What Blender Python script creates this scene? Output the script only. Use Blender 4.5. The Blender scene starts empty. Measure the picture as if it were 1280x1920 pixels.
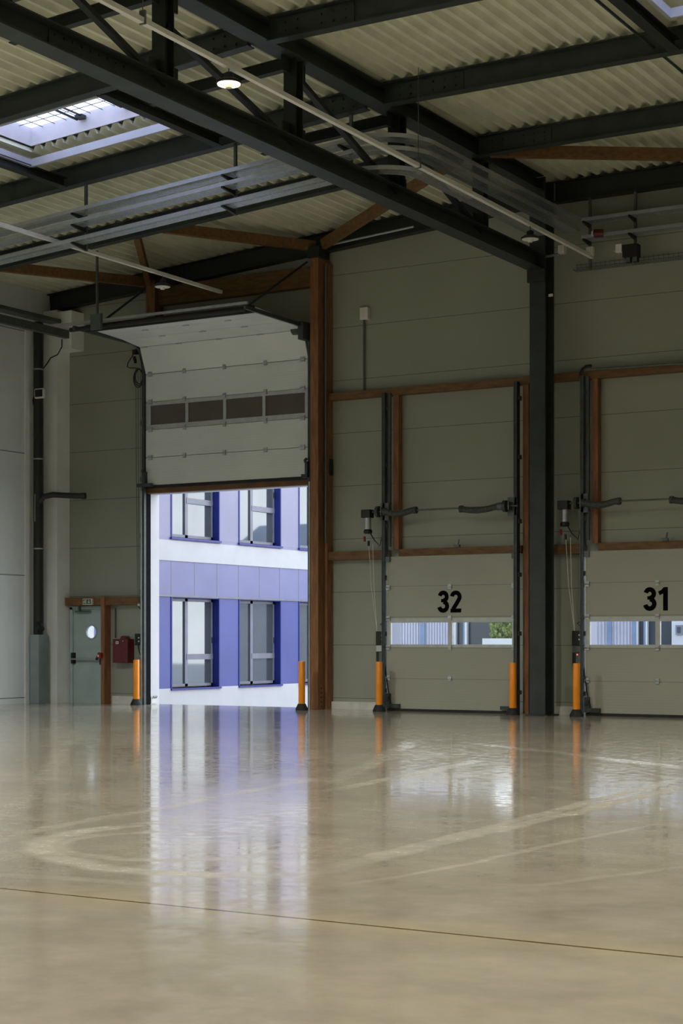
import bpy, bmesh, math, random
from mathutils import Vector, Matrix
random.seed(7)
C = bpy.context.scene.collection
PI = math.pi
# ---------------------------------------------------------------- camera / survey helpers
FPX, HOR, CX, CAMH = 3209.0, 1200.0, 640.0, 1.38
TH = math.atan(1910.0 / FPX)
SN, CS = math.sin(TH), math.cos(TH)
D = 29.4                                   # inner face of the back wall
def ray(px, py):
    u, v = (px - CX) / FPX, (HOR - py) / FPX
    return (-SN + u * CS, CS + u * SN, v)
def B(px, py, Y=D):
    d = ray(px, py); t = Y / d[1]
    return Vector((d[0] * t, Y, CAMH + d[2] * t))
def Lx(px, py, X):
    d = ray(px, py); t = X / d[0]
    return Vector((X, d[1] * t, CAMH + d[2] * t))
def F(px, py, Z=0.0):
    d = ray(px, py); t = (Z - CAMH) / d[2]
    return Vector((d[0] * t, d[1] * t, Z))
def bx(px, Y=D): return B(px, 1200, Y).x
def bz(px, py, Y=D): return B(px, py, Y).z
# ---------------------------------------------------------------- materials
def nodes(m):
    m.use_nodes = True
    nt = m.node_tree
    return nt, nt.nodes, nt.links, nt.nodes['Principled BSDF']
def mat(name, col, rough=0.5, metal=0.0, var=0.06, scale=6.0, bump=0.0, spec=0.5, stretch=None):
    m = bpy.data.materials.new(name)
    nt, N, Lk, P = nodes(m)
    P.inputs['Roughness'].default_value = rough
    P.inputs['Metallic'].default_value = metal
    P.inputs['Specular IOR Level'].default_value = spec
    tc = N.new('ShaderNodeTexCoord'); nz = N.new('ShaderNodeTexNoise')
    nz.inputs['Scale'].default_value = scale; nz.inputs['Detail'].default_value = 4
    if stretch:
        mp = N.new('ShaderNodeMapping'); mp.inputs['Scale'].default_value = stretch
        Lk.new(tc.outputs['Object'], mp.inputs['Vector']); Lk.new(mp.outputs[0], nz.inputs['Vector'])
    else:
        Lk.new(tc.outputs['Object'], nz.inputs['Vector'])
    cr = N.new('ShaderNodeValToRGB')
    c0 = [max(0, c * (1 - 2 * var)) for c in col]; c1 = [min(1, c * (1 + 2 * var)) for c in col]
    cr.color_ramp.elements[0].position = 0.3; cr.color_ramp.elements[1].position = 0.7
    cr.color_ramp.elements[0].color = (*c0, 1); cr.color_ramp.elements[1].color = (*c1, 1)
    Lk.new(nz.outputs['Fac'], cr.inputs['Fac']); Lk.new(cr.outputs['Color'], P.inputs['Base Color'])
    if bump:
        b = N.new('ShaderNodeBump'); b.inputs['Strength'].default_value = bump; b.inputs['Distance'].default_value = 0.01
        Lk.new(nz.outputs['Fac'], b.inputs['Height']); Lk.new(b.outputs[0], P.inputs['Normal'])
    return m
def mth(N, Lk, op, a, b=None, c=None):
    n = N.new('ShaderNodeMath'); n.operation = op
    for i, v in enumerate((a, b, c)):
        if v is None: continue
        if isinstance(v, (int, float)): n.inputs[i].default_value = v
        else: Lk.new(v, n.inputs[i])
    return n.outputs[0]
def panel_mat(name, col, z0, pitch, rough=0.45, ribs=0.0, jw=0.010, tint=None):
    m = bpy.data.materials.new(name)
    nt, N, Lk, P = nodes(m)
    P.inputs['Roughness'].default_value = rough
    tc = N.new('ShaderNodeTexCoord'); sp = N.new('ShaderNodeSeparateXYZ')
    Lk.new(tc.outputs['Object'], sp.inputs[0])
    f = mth(N, Lk, 'FRACT', mth(N, Lk, 'DIVIDE', mth(N, Lk, 'ADD', sp.outputs['Z'], pitch * 10 - z0), pitch))
    line = mth(N, Lk, 'LESS_THAN', f, jw / pitch)
    nz = N.new('ShaderNodeTexNoise'); nz.inputs['Scale'].default_value = 0.8; nz.inputs['Detail'].default_value = 3
    Lk.new(tc.outputs['Object'], nz.inputs['Vector'])
    cr = N.new('ShaderNodeValToRGB')
    cr.color_ramp.elements[0].position = 0.3; cr.color_ramp.elements[1].position = 0.7
    cr.color_ramp.elements[0].color = (*[c * 0.95 for c in col], 1); cr.color_ramp.elements[1].color = (*[min(1, c * 1.04) for c in col], 1)
    Lk.new(nz.outputs['Fac'], cr.inputs['Fac'])
    mx = N.new('ShaderNodeMix'); mx.data_type = 'RGBA'
    Lk.new(line, mx.inputs[0]); Lk.new(cr.outputs[0], mx.inputs[6]); mx.inputs[7].default_value = (*[c * 0.30 for c in col], 1)
    Lk.new(mx.outputs[2], P.inputs['Base Color'])
    h = mth(N, Lk, 'SUBTRACT', 1.0, line)
    if ribs:
        w = mth(N, Lk, 'SINE', mth(N, Lk, 'MULTIPLY', sp.outputs['Z'], 2 * PI / ribs))
        h = mth(N, Lk, 'ADD', h, mth(N, Lk, 'MULTIPLY', w, 0.12))
    b = N.new('ShaderNodeBump'); b.inputs['Strength'].default_value = 0.35; b.inputs['Distance'].default_value = 0.006
    Lk.new(h, b.inputs['Height']); Lk.new(b.outputs[0], P.inputs['Normal'])
    return m
def glass_mat(name, tint, gloss=0.12, rough=0.02):
    m = bpy.data.materials.new(name); m.use_nodes = True
    nt = m.node_tree; N = nt.nodes; Lk = nt.links
    for n in list(N): N.remove(n)
    o = N.new('ShaderNodeOutputMaterial'); t = N.new('ShaderNodeBsdfTransparent'); g = N.new('ShaderNodeBsdfGlossy')
    t.inputs[0].default_value = (*tint, 1); g.inputs['Roughness'].default_value = rough
    fr = N.new('ShaderNodeLayerWeight'); fr.inputs[0].default_value = gloss
    mx = N.new('ShaderNodeMixShader')
    Lk.new(fr.outputs['Fresnel'], mx.inputs[0]); Lk.new(t.outputs[0], mx.inputs[1]); Lk.new(g.outputs[0], mx.inputs[2]); Lk.new(mx.outputs[0], o.inputs[0])
    return m
def emit_mat(name, col, s):
    m = bpy.data.materials.new(name); m.use_nodes = True
    P = m.node_tree.nodes['Principled BSDF']
    P.inputs['Base Color'].default_value = (0.8, 0.8, 0.8, 1)
    P.inputs['Emission Color'].default_value = (*col, 1); P.inputs['Emission Strength'].default_value = s
    return m
def opal_mat(name, col, clear=0.12):
    m = bpy.data.materials.new(name); m.use_nodes = True
    nt = m.node_tree; N = nt.nodes; Lk = nt.links
    for n in list(N): N.remove(n)
    o = N.new('ShaderNodeOutputMaterial'); t = N.new('ShaderNodeBsdfTranslucent'); g = N.new('ShaderNodeBsdfTransparent')
    t.inputs[0].default_value = (*col, 1); g.inputs[0].default_value = (0.9, 0.9, 1, 1)
    mx = N.new('ShaderNodeMixShader'); mx.inputs[0].default_value = clear
    Lk.new(t.outputs[0], mx.inputs[1]); Lk.new(g.outputs[0], mx.inputs[2]); Lk.new(mx.outputs[0], o.inputs[0])
    return m
def perforated_mat(name, col):
    m = mat(name, col, 0.35, 0.7, 0.1, 20)
    nt = m.node_tree; N = nt.nodes; Lk = nt.links; P = N['Principled BSDF']
    tc = N.new('ShaderNodeTexCoord'); sp = N.new('ShaderNodeSeparateXYZ'); Lk.new(tc.outputs['Object'], sp.inputs[0])
    a = mth(N, Lk, 'SINE', mth(N, Lk, 'MULTIPLY', mth(N, Lk, 'ADD', sp.outputs['X'], sp.outputs['Y']), 2 * PI / 0.075))
    b = mth(N, Lk, 'SINE', mth(N, Lk, 'MULTIPLY', mth(N, Lk, 'SUBTRACT', sp.outputs['X'], sp.outputs['Y']), 2 * PI / 0.075))
    hole = mth(N, Lk, 'GREATER_THAN', mth(N, Lk, 'MULTIPLY', a, b), 0.30)
    Lk.new(mth(N, Lk, 'SUBTRACT', 1.0, hole), P.inputs['Alpha'])
    return m
M = {}
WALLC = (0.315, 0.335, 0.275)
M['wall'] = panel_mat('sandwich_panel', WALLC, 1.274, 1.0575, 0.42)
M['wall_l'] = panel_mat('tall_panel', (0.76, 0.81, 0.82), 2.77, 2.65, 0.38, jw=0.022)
M['pillar'] = mat('white_cladding', (0.86, 0.89, 0.88), 0.38, 0, 0.03, 1.5)
M['steel'] = mat('dark_painted_steel', (0.027, 0.036, 0.036), 0.5, 0, 0.12, 3)
M['steel_b'] = mat('dark_brace_steel', (0.014, 0.019, 0.018), 0.55, 0, 0.1, 3)
M['galv'] = mat('galvanised_steel', (0.50, 0.54, 0.57), 0.36, 0.7, 0.05, 8)
M['galv_d'] = mat('dull_galvanised_steel', (0.13, 0.15, 0.15), 0.5, 0.5, 0.06, 8)
M['guard'] = mat('bright_folded_sheet', (0.24, 0.30, 0.31), 0.42, 0.4, 0.05, 3)
M['skyframe'] = mat('skylight_frame_sheet', (0.52, 0.54, 0.62), 0.42, 0.3, 0.03, 3)
M['track'] = mat('galvanised_track', (0.055, 0.068, 0.068), 0.5, 0.25, 0.1, 8)
M['deck'] = mat('coated_roof_deck', (0.70, 0.72, 0.58), 0.42, 0, 0.06, 2.0)
M['timber'] = mat('laminated_timber', (0.165, 0.084, 0.028), 0.6, 0, 0.16, 3.0, 0.15, stretch=(1.2, 6, 6))
M['timber_v'] = mat('laminated_timber_post', (0.25, 0.110, 0.045), 0.6, 0, 0.16, 3.0, 0.15, stretch=(6, 6, 0.8))
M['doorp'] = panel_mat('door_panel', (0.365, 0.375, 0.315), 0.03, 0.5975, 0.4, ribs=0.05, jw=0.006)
M['doorq'] = mat('door_panel_folded', (0.74, 0.79, 0.79), 0.4, 0, 0.03, 2.0)
M['alu'] = mat('door_window_frame', (0.50, 0.53, 0.53), 0.4, 0.3, 0.05, 8)
M['black'] = mat('black_plastic', (0.012, 0.012, 0.013), 0.5, 0, 0.2, 8)
M['rubber'] = mat('black_rubber', (0.015, 0.015, 0.017), 0.7, 0, 0.2, 8)
M['matte'] = mat('matte_black_seal', (0.012, 0.013, 0.014), 0.95, 0, 0.1, 8, spec=0.04)
M['num'] = mat('black_lettering', (0.002, 0.002, 0.002), 0.85, 0, 0.05, 8, spec=0.08)
M['pipe'] = mat('black_pipe', (0.018, 0.021, 0.020), 0.42, 0, 0.1, 4)
M['bollard'] = mat('orange_sleeve', (0.93, 0.30, 0.008), 0.36, 0, 0.04, 3)
M['red'] = mat('red_enamel', (0.11, 0.008, 0.009), 0.4, 0, 0.1, 4)
M['redl'] = mat('bright_red', (0.26, 0.012, 0.012), 0.4, 0, 0.1, 4)
M['white'] = mat('white_plastic', (0.72, 0.72, 0.68), 0.45, 0, 0.03, 5)
M['greendoor'] = mat('grey_door_enamel', (0.40, 0.50, 0.50), 0.42, 0, 0.04, 3)
M['signg'] = mat('sign_green', (0.02, 0.10, 0.06), 0.5, 0, 0.05, 5)
M['glass'] = glass_mat('clear_glass', (0.92, 0.95, 0.95), 0.15)
M['dim_pane'] = mat('pane_with_dim_wall', (0.115, 0.10, 0.085), 0.18, 0, 0.05, 2)  # shaded wall behind the clear pane, painted as an opaque colour
M['opal'] = opal_mat('opal_dome', (0.50, 0.50, 0.60), 0.06)
M['lav'] = mat('upstand_lining', (0.66, 0.66, 0.74), 0.45, 0, 0.03, 3)
M['perf'] = perforated_mat('perforated_tray', (0.50, 0.54, 0.58))
M['spring'] = mat('grey_spring', (0.055, 0.058, 0.058), 0.6, 0, 0.25, 30)
M['lens_on'] = emit_mat('lit_lens', (1.0, 0.72, 0.36), 7.0)
M['lens_off'] = mat('white_lens', (0.75, 0.76, 0.74), 0.3, 0, 0.03, 3)
M['led'] = emit_mat('red_indicator', (1.0, 0.05, 0.02), 2.5)
M['plinth'] = mat('pale_concrete_upstand', (0.66, 0.66, 0.62), 0.7, 0, 0.06, 5, 0.1)
# exterior
M['ground'] = mat('pale_paving', (0.328, 0.328, 0.335), 0.8, 0, 0.05, 2)
M['fwhite'] = mat('white_render', (0.390, 0.390, 0.398), 0.7, 0, 0.02, 2)
M['reveal'] = mat('white_reveal_sheet', (0.562, 0.569, 0.585), 0.5, 0, 0.02, 2)
M['fblue'] = mat('cladding_half_glare', (0.129, 0.133, 0.250), 0.4, 0, 0.05, 0.8)  # office cladding partly paled: veiling glare painted into the colour
M['fpale'] = mat('pale_lavender_and_glare', (0.183, 0.183, 0.273), 0.4, 0, 0.04, 0.8)  # pale sheets; on the upper office cladding the paleness is painted glare
M['fmid'] = mat('cladding_clear_of_glare', (0.048, 0.059, 0.211), 0.4, 0, 0.06, 0.8)  # same cladding low down, where the painted glare ends
M['fdeep'] = mat('deep_blue_reveal', (0.009, 0.016, 0.156), 0.4, 0, 0.05, 2)
M['fgrey'] = mat('grey_window_frame', (0.133, 0.140, 0.172), 0.4, 0.1, 0.05, 4)
M['fglass'] = mat('coated_window_glass', (0.165, 0.185, 0.198), 0.03, 0.72, 0.03, 1)
M['corr'] = mat('pale_corrugated_cladding', (0.281, 0.281, 0.343), 0.45, 0, 0.04, 2)
M['cblue'] = mat('slate_blue_post', (0.094, 0.133, 0.218), 0.5, 0, 0.06, 2)
M['dark'] = mat('dark_shutter', (0.018, 0.026, 0.034), 0.35, 0, 0.1, 1)
M['leaf'] = mat('hedge_leaves', (0.101, 0.129, 0.031), 0.7, 0, 0.45, 14, 0.4)
M['house'] = mat('white_house_wall', (0.351, 0.351, 0.390), 0.7, 0, 0.03, 2)

def floor_mat():
    m = bpy.data.materials.new('polished_concrete')
    nt, N, Lk, P = nodes(m)
    tc = N.new('ShaderNodeTexCoord'); sp = N.new('ShaderNodeSeparateXYZ'); Lk.new(tc.outputs['Object'], sp.inputs[0])
    X, Y = sp.outputs['X'], sp.outputs['Y']
    def noise(scale, st, detail=5, rough=0.55):
        mp = N.new('ShaderNodeMapping'); mp.inputs['Scale'].default_value = st
        Lk.new(tc.outputs['Object'], mp.inputs['Vector'])
        nz = N.new('ShaderNodeTexNoise'); nz.inputs['Scale'].default_value = scale; nz.inputs['Detail'].default_value = detail; nz.inputs['Roughness'].default_value = rough
        Lk.new(mp.outputs[0], nz.inputs['Vector']); return nz.outputs['Fac']
    n1 = noise(0.55, (1, 1, 1), 6, 0.6)
    n2 = noise(2.2, (1.0, 1.0, 1), 5, 0.65)
    cr = N.new('ShaderNodeValToRGB'); e = cr.color_ramp.elements
    e[0].position, e[1].position = 0.30, 0.70
    e[0].color = (0.295, 0.262, 0.212, 1); e[1].color = (0.475, 0.432, 0.355, 1)
    mixn = mth(N, Lk, 'ADD', mth(N, Lk, 'MULTIPLY', n1, 0.65), mth(N, Lk, 'MULTIPLY', n2, 0.35))
    Lk.new(mixn, cr.inputs['Fac'])
    # tyre traces: dusty arcs and lines with soft edges
    wob = mth(N, Lk, 'MULTIPLY', mth(N, Lk, 'SUBTRACT', noise(0.9, (1, 1, 1), 2), 0.5), 0.25)
    marks = None
    def add(d, w, s, mid, ext):
        nonlocal marks
        ex = mth(N, Lk, 'SUBTRACT', X, mid.x); ey = mth(N, Lk, 'SUBTRACT', Y, mid.y)
        ed = mth(N, Lk, 'SQRT', mth(N, Lk, 'ADD', mth(N, Lk, 'MULTIPLY', ex, ex), mth(N, Lk, 'MULTIPLY', ey, ey)))
        fade = mth(N, Lk, 'MINIMUM', mth(N, Lk, 'MAXIMUM', mth(N, Lk, 'MULTIPLY', mth(N, Lk, 'SUBTRACT', 1.0, mth(N, Lk, 'DIVIDE', ed, ext)), 3.0), 0.0), 1.0)
        s = mth(N, Lk, 'MULTIPLY', fade, s)
        v = mth(N, Lk, 'MULTIPLY', mth(N, Lk, 'MINIMUM', mth(N, Lk, 'MULTIPLY', mth(N, Lk, 'MAXIMUM', mth(N, Lk, 'SUBTRACT', 1.0, mth(N, Lk, 'DIVIDE', d, w)), 0.0), 1.8), 1.0), s)
        marks = v if marks is None else mth(N, Lk, 'MAXIMUM', marks, v)
    def arc(cx, cy, r, w, s, mid, ext):
        dx = mth(N, Lk, 'SUBTRACT', X, cx); dy = mth(N, Lk, 'SUBTRACT', Y, cy)
        d = mth(N, Lk, 'SQRT', mth(N, Lk, 'ADD', mth(N, Lk, 'MULTIPLY', dx, dx), mth(N, Lk, 'MULTIPLY', dy, dy)))
        add(mth(N, Lk, 'ABSOLUTE', mth(N, Lk, 'SUBTRACT', mth(N, Lk, 'ADD', d, wob), r)), w, s, mid, ext)
    def line(p, q, w, s, wb=True):
        dv = (q - p); ln = math.hypot(dv.x, dv.y); nx, ny = -dv.y / ln, dv.x / ln
        v = mth(N, Lk, 'ADD', mth(N, Lk, 'MULTIPLY', X, nx), mth(N, Lk, 'MULTIPLY', Y, ny))
        v = mth(N, Lk, 'SUBTRACT', v, nx * p.x + ny * p.y)
        if wb: v = mth(N, Lk, 'ADD', v, wob)
        add(mth(N, Lk, 'ABSOLUTE', v), w, s, (p + q) / 2, ln * 0.62)
    def circ(a, b, c):
        ax, ay, bx_, by, cx, cy = a.x, a.y, b.x, b.y, c.x, c.y
        d = 2 * (ax * (by - cy) + bx_ * (cy - ay) + cx * (ay - by))
        ux = ((ax**2 + ay**2) * (by - cy) + (bx_**2 + by**2) * (cy - ay) + (cx**2 + cy**2) * (ay - by)) / d
        uy = ((ax**2 + ay**2) * (cx - bx_) + (bx_**2 + by**2) * (ax - cx) + (cx**2 + cy**2) * (bx_ - ax)) / d
        return ux, uy, math.hypot(ax - ux, ay - uy)
    for a, b, c, w, s in (((270, 1545), (78, 1598), (280, 1634), 0.16, 1.0),
                          ((290, 1560), (118, 1598), (300, 1612), 0.10, 0.7),
                          ((150, 1365), (60, 1480), (0, 1545), 0.14, 0.3)):
        arc(*circ(F(*a), F(*b), F(*c)), w, s, F(*b), max((F(*a) - F(*b)).length, (F(*c) - F(*b)).length) * 1.25)
    for a, b, w, s in (((640, 1622), (1260, 1464), 0.10, 0.8), ((650, 1622), (1270, 1478), 0.13, 0.9), ((700, 1650), (1240, 1545), 0.05, 0.7),
                       ((640, 1478), (890, 1428), 0.12, 0.8), ((0, 1570), (580, 1462), 0.10, 0.5), ((640, 1460), (770, 1392), 0.16, 0.5),
                       ((0, 1640), (400, 1665), 0.10, 0.45), ((900, 1395), (1280, 1440), 0.18, 0.45), ((1000, 1660), (1280, 1625), 0.06, 0.5)):
        line(F(*a), F(*b), w, s)
    patch = mth(N, Lk, 'MULTIPLY', marks, mth(N, Lk, 'ADD', 0.45, mth(N, Lk, 'MULTIPLY', n2, 0.9)))
    mx = N.new('ShaderNodeMix'); mx.data_type = 'RGBA'
    Lk.new(mth(N, Lk, 'MULTIPLY', patch, 0.42), mx.inputs[0]); Lk.new(cr.outputs[0], mx.inputs[6]); mx.inputs[7].default_value = (0.56, 0.54, 0.47, 1)
    # the sealed construction joint across the slab
    pa, pb = F(0, 1665.5), F(1280, 1794.5)
    k = (pb.y - pa.y) / (pb.x - pa.x)
    jd = mth(N, Lk, 'ABSOLUTE', mth(N, Lk, 'SUBTRACT', mth(N, Lk, 'SUBTRACT', Y, mth(N, Lk, 'MULTIPLY', X, k)), pa.y - k * pa.x))
    jl = mth(N, Lk, 'LESS_THAN', jd, 0.013)
    halo = mth(N, Lk, 'MULTIPLY', mth(N, Lk, 'MAXIMUM', mth(N, Lk, 'SUBTRACT', 1.0, mth(N, Lk, 'DIVIDE', jd, 0.35)), 0.0), mth(N, Lk, 'MULTIPLY', n2, 0.6))
    mh = N.new('ShaderNodeMix'); mh.data_type = 'RGBA'
    Lk.new(halo, mh.inputs[0]); Lk.new(mx.outputs[2], mh.inputs[6]); mh.inputs[7].default_value = (0.52, 0.42, 0.26, 1)
    mj = N.new('ShaderNodeMix'); mj.data_type = 'RGBA'
    Lk.new(jl, mj.inputs[0]); Lk.new(mh.outputs[2], mj.inputs[6]); mj.inputs[7].default_value = (0.11, 0.075, 0.03, 1)
    Lk.new(mj.outputs[2], P.inputs['Base Color'])
    rn = noise(1.3, (1.0, 1.0, 1), 6, 0.7)
    fine = noise(7.0, (1.0, 1.0, 1), 5, 0.75)
    r = mth(N, Lk, 'ADD', mth(N, Lk, 'MULTIPLY', rn, 0.10), mth(N, Lk, 'MULTIPLY', mth(N, Lk, 'MAXIMUM', mth(N, Lk, 'SUBTRACT', fine, 0.38), 0.0), 0.45))
    r = mth(N, Lk, 'ADD', r, mth(N, Lk, 'MULTIPLY', patch, 0.14))
    Lk.new(r, P.inputs['Roughness'])
    P.inputs['Specular IOR Level'].default_value = 0.75
    bp = N.new('ShaderNodeBump'); bp.inputs['Strength'].default_value = 0.10; bp.inputs['Distance'].default_value = 0.004
    Lk.new(noise(3.0, (1.0, 1.0, 1), 4, 0.6), bp.inputs['Height']); Lk.new(bp.outputs[0], P.inputs['Normal'])
    return m
M['floor'] = floor_mat()

# ---------------------------------------------------------------- mesh collector
class MB:
    def __init__(self): self.v, self.f, self.s = [], [], []
    def quad(self, *pts, smooth=False):
        i = len(self.v); self.v += [tuple(p) for p in pts]; self.f.append(tuple(range(i, i + len(pts)))); self.s.append(smooth); return self
    def box(self, x0, x1, y0, y1, z0, z1):
        if x0 > x1: x0, x1 = x1, x0
        if y0 > y1: y0, y1 = y1, y0
        if z0 > z1: z0, z1 = z1, z0
        i = len(self.v)
        self.v += [(x0, y0, z0), (x1, y0, z0), (x1, y1, z0), (x0, y1, z0), (x0, y0, z1), (x1, y0, z1), (x1, y1, z1), (x0, y1, z1)]
        for q in ((3, 2, 1, 0), (4, 5, 6, 7), (0, 1, 5, 4), (1, 2, 6, 5), (2, 3, 7, 6), (3, 0, 4, 7)):
            self.f.append(tuple(i + k for k in q)); self.s.append(False)
        return self
    def bar(self, p0, p1, prof, up=(0, 0, 1)):
        """sweep a closed 2-D profile [(side, up)] straight from p0 to p1"""
        p0, p1 = Vector(p0), Vector(p1); d = (p1 - p0).normalized(); up = Vector(up)
        side = d.cross(up).normalized(); up = side.cross(d).normalized()
        i, n = len(self.v), len(prof)
        for p in (p0, p1):
            for a, b in prof: self.v.append(tuple(p + side * a + up * b))
        for k in range(n):
            k2 = (k + 1) % n
            self.f.append((i + k, i + k2, i + n + k2, i + n + k)); self.s.append(False)
        self.f.append(tuple(i + k for k in reversed(range(n)))); self.f.append(tuple(i + n + k for k in range(n))); self.s += [False, False]
        return self
    def rect(self, p0, p1, w, h, up=(0, 0, 1)):
        return self.bar(p0, p1, [(-w / 2, -h / 2), (w / 2, -h / 2), (w / 2, h / 2), (-w / 2, h / 2)], up)
    def ibeam(self, p0, p1, w, h, tf=0.018, tw=0.012, up=(0, 0, 1)):
        a, b, c, t = w / 2, h / 2, h / 2 - tf, tw / 2
        return self.bar(p0, p1, [(-a, -b), (a, -b), (a, -c), (t, -c), (t, c), (a, c), (a, b), (-a, b), (-a, c), (-t, c), (-t, -c), (-a, -c)], up)
    def tube(self, path, r, n=10, closed=False):
        path = [Vector(p) for p in path]; m = len(path); i0 = len(self.v); ref = None
        rr = r if isinstance(r, (list, tuple)) else [r] * m
        for j, p in enumerate(path):
            if closed: d = (path[(j + 1) % m] - path[j - 1]).normalized()
            else: d = (path[min(j + 1, m - 1)] - path[max(j - 1, 0)]).normalized()
            if ref is None:
                ref = d.cross(Vector((0, 0, 1)));
                if ref.length < 0.05: ref = d.cross(Vector((1, 0, 0)))
            a = (ref - d * ref.dot(d)).normalized(); b = d.cross(a); ref = a
            for k in range(n):
                t = 2 * PI * k / n; self.v.append(tuple(p + (a * math.cos(t) + b * math.sin(t)) * rr[j]))
        for j in range(m if closed else m - 1):
            j2 = (j + 1) % m
            for k in range(n):
                k2 = (k + 1) % n
                self.f.append((i0 + j * n + k, i0 + j * n + k2, i0 + j2 * n + k2, i0 + j2 * n + k)); self.s.append(True)
        if not closed:
            self.f.append(tuple(i0 + k for k in reversed(range(n)))); self.f.append(tuple(i0 + (m - 1) * n + k for k in range(n))); self.s += [False, False]
        return self
    def cyl(self, p0, p1, r, n=20): return self.tube([p0, p1], r, n)
    def lathe(self, c, prof, n=28):
        """prof [(r, z)] turned about the vertical through c"""
        i0 = len(self.v); m = len(prof)
        for r, z in prof:
            for k in range(n):
                t = 2 * PI * k / n; self.v.append((c[0] + r * math.cos(t), c[1] + r * math.sin(t), c[2] + z))
        for j in range(m - 1):
            for k in range(n):
                k2 = (k + 1) % n
                self.f.append((i0 + j * n + k, i0 + j * n + k2, i0 + (j + 1) * n + k2, i0 + (j + 1) * n + k)); self.s.append(True)
        self.f.append(tuple(i0 + k for k in reversed(range(n)))); self.f.append(tuple(i0 + (m - 1) * n + k for k in range(n))); self.s += [False, False]
        return self
    def prism(self, poly, axis, a0, a1):
        """extrude a 2-D polygon along x, y or z"""
        i, n = len(self.v), len(poly)
        for a in (a0, a1):
            for p, q in poly:
                self.v.append({'x': (a, p, q), 'y': (p, a, q), 'z': (p, q, a)}[axis])
        for k in range(n):
            k2 = (k + 1) % n; self.f.append((i + k, i + k2, i + n + k2, i + n + k)); self.s.append(False)
        self.f.append(tuple(i + k for k in reversed(range(n)))); self.f.append(tuple(i + n + k for k in range(n))); self.s += [False, False]
        return self
    def build(self, name, m, parent=None, bevel=0.0, sharp=None):
        me = bpy.data.meshes.new(name); me.from_pydata(self.v, [], self.f); me.update()
        bm = bmesh.new(); bm.from_mesh(me); bmesh.ops.recalc_face_normals(bm, faces=bm.faces); bm.to_mesh(me); bm.free()
        for p, s in zip(me.polygons, self.s): p.use_smooth = s
        if any(self.s):
            try: me.set_sharp_from_angle(angle=math.radians(45))
            except Exception: pass
        o = bpy.data.objects.new(name, me); C.objects.link(o); me.materials.append(m)
        if parent is not None:
            o.parent = parent
            q, off = parent, Vector((0, 0, 0))
            while q is not None: off += q.location; q = q.parent
            o.location = -off
        if bevel:
            b = o.modifiers.new('bevel', 'BEVEL'); b.width = bevel; b.segments = 2; b.limit_method = 'ANGLE'; b.angle_limit = math.radians(50)
        return o
def tag(o, label=None, cat=None, group=None, kind=None):
    if label: o['label'] = label
    if cat: o['category'] = cat
    if group: o['group'] = group
    if kind: o['kind'] = kind
    return o
def thing(name, loc, label, cat, group=None, kind='thing'):
    o = bpy.data.objects.new(name, None); C.objects.link(o); o.location = loc; o.empty_display_size = 0.1
    return tag(o, label, cat, group, kind)
def struct(name, mb, m, label=None, cat=None): return tag(mb.build(name, m), label, cat, None, 'structure')
def copy_tree(o, parent=None):
    c = o.copy(); C.objects.link(c)
    if parent is not None: c.parent = parent
    for ch in list(o.children): copy_tree(ch, c)
    return c
def arcpts(cx, cy, r, a0, a1, n=10):
    return [(cx + r * math.cos(math.radians(a0 + (a1 - a0) * k / n)), cy + r * math.sin(math.radians(a0 + (a1 - a0) * k / n))) for k in range(n + 1)]

# ================================================================= ROOM SHELL
XL, XR, YF = -24.9, 14.0, -12.0
ZB = 9.85
def deck_z(x): return ZB + 0.07 * (min(x, -13.0) + 13.0)
BIG = (-22.28, -18.15, 4.52)               # truck door opening x0, x1, height
DK = 4.15
D32 = (-16.33, -13.60, 2.97)
D31 = (D32[0] + DK, D32[1] + DK, 2.97)
EX = (-24.42, -23.43, 2.10)
WT = 0.30
w = MB()
edges = [XL - 0.3, EX[0], EX[1], BIG[0], BIG[1], D32[0], D32[1], D31[0], D31[1], XR + 0.3]
for i in range(len(edges) - 1):
    hole = {1: EX[2], 3: BIG[2], 5: D32[2], 7: D31[2]}.get(i, 0.0)
    a, b = edges[i], edges[i + 1]
    zt0, zt1 = deck_z(a) + 0.02, deck_z(b) + 0.02
    cuts = [a] + ([-13.0] if a < -13.0 < b else []) + [b]
    for p, q in zip(cuts[:-1], cuts[1:]):
        w.prism([(p, hole), (q, hole), (q, deck_z(q) + 0.1), (p, deck_z(p) + 0.1)], 'y', D, D + WT)
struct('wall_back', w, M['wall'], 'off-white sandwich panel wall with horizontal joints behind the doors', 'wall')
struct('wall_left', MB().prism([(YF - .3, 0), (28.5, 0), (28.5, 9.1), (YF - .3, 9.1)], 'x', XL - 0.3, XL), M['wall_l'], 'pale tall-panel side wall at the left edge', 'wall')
struct('wall_left.001', MB().box(XL - 0.3, XL - 0.06, 28.5, D + WT, 0, 9.1), M['pillar'])
bpy.data.objects['wall_left.001'].name = 'wall_left_corner'
struct('wall_right', MB().box(XR, XR + 0.3, YF - .3, D, 0, 9.9), M['wall'])
struct('wall_front', MB().box(XL, XR, YF - 0.3, YF, 0, 9.9), M['wall'])
struct('floor', MB().box(XL - 0.3, XR + 0.3, YF - 0.3, D + WT, -0.2, 0), M['floor'], 'polished concrete warehouse floor with tyre traces and a sawn joint', 'floor')
# corner trim strip at the end of the tall panels
tag(MB().box(XL - 0.04, XL + 0.02, 28.40, 28.54, 0, 8.1).build('trim_1', M['pillar']), 'pale upright cover strip at the end of the left wall', 'trim', None, 'structure')
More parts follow.
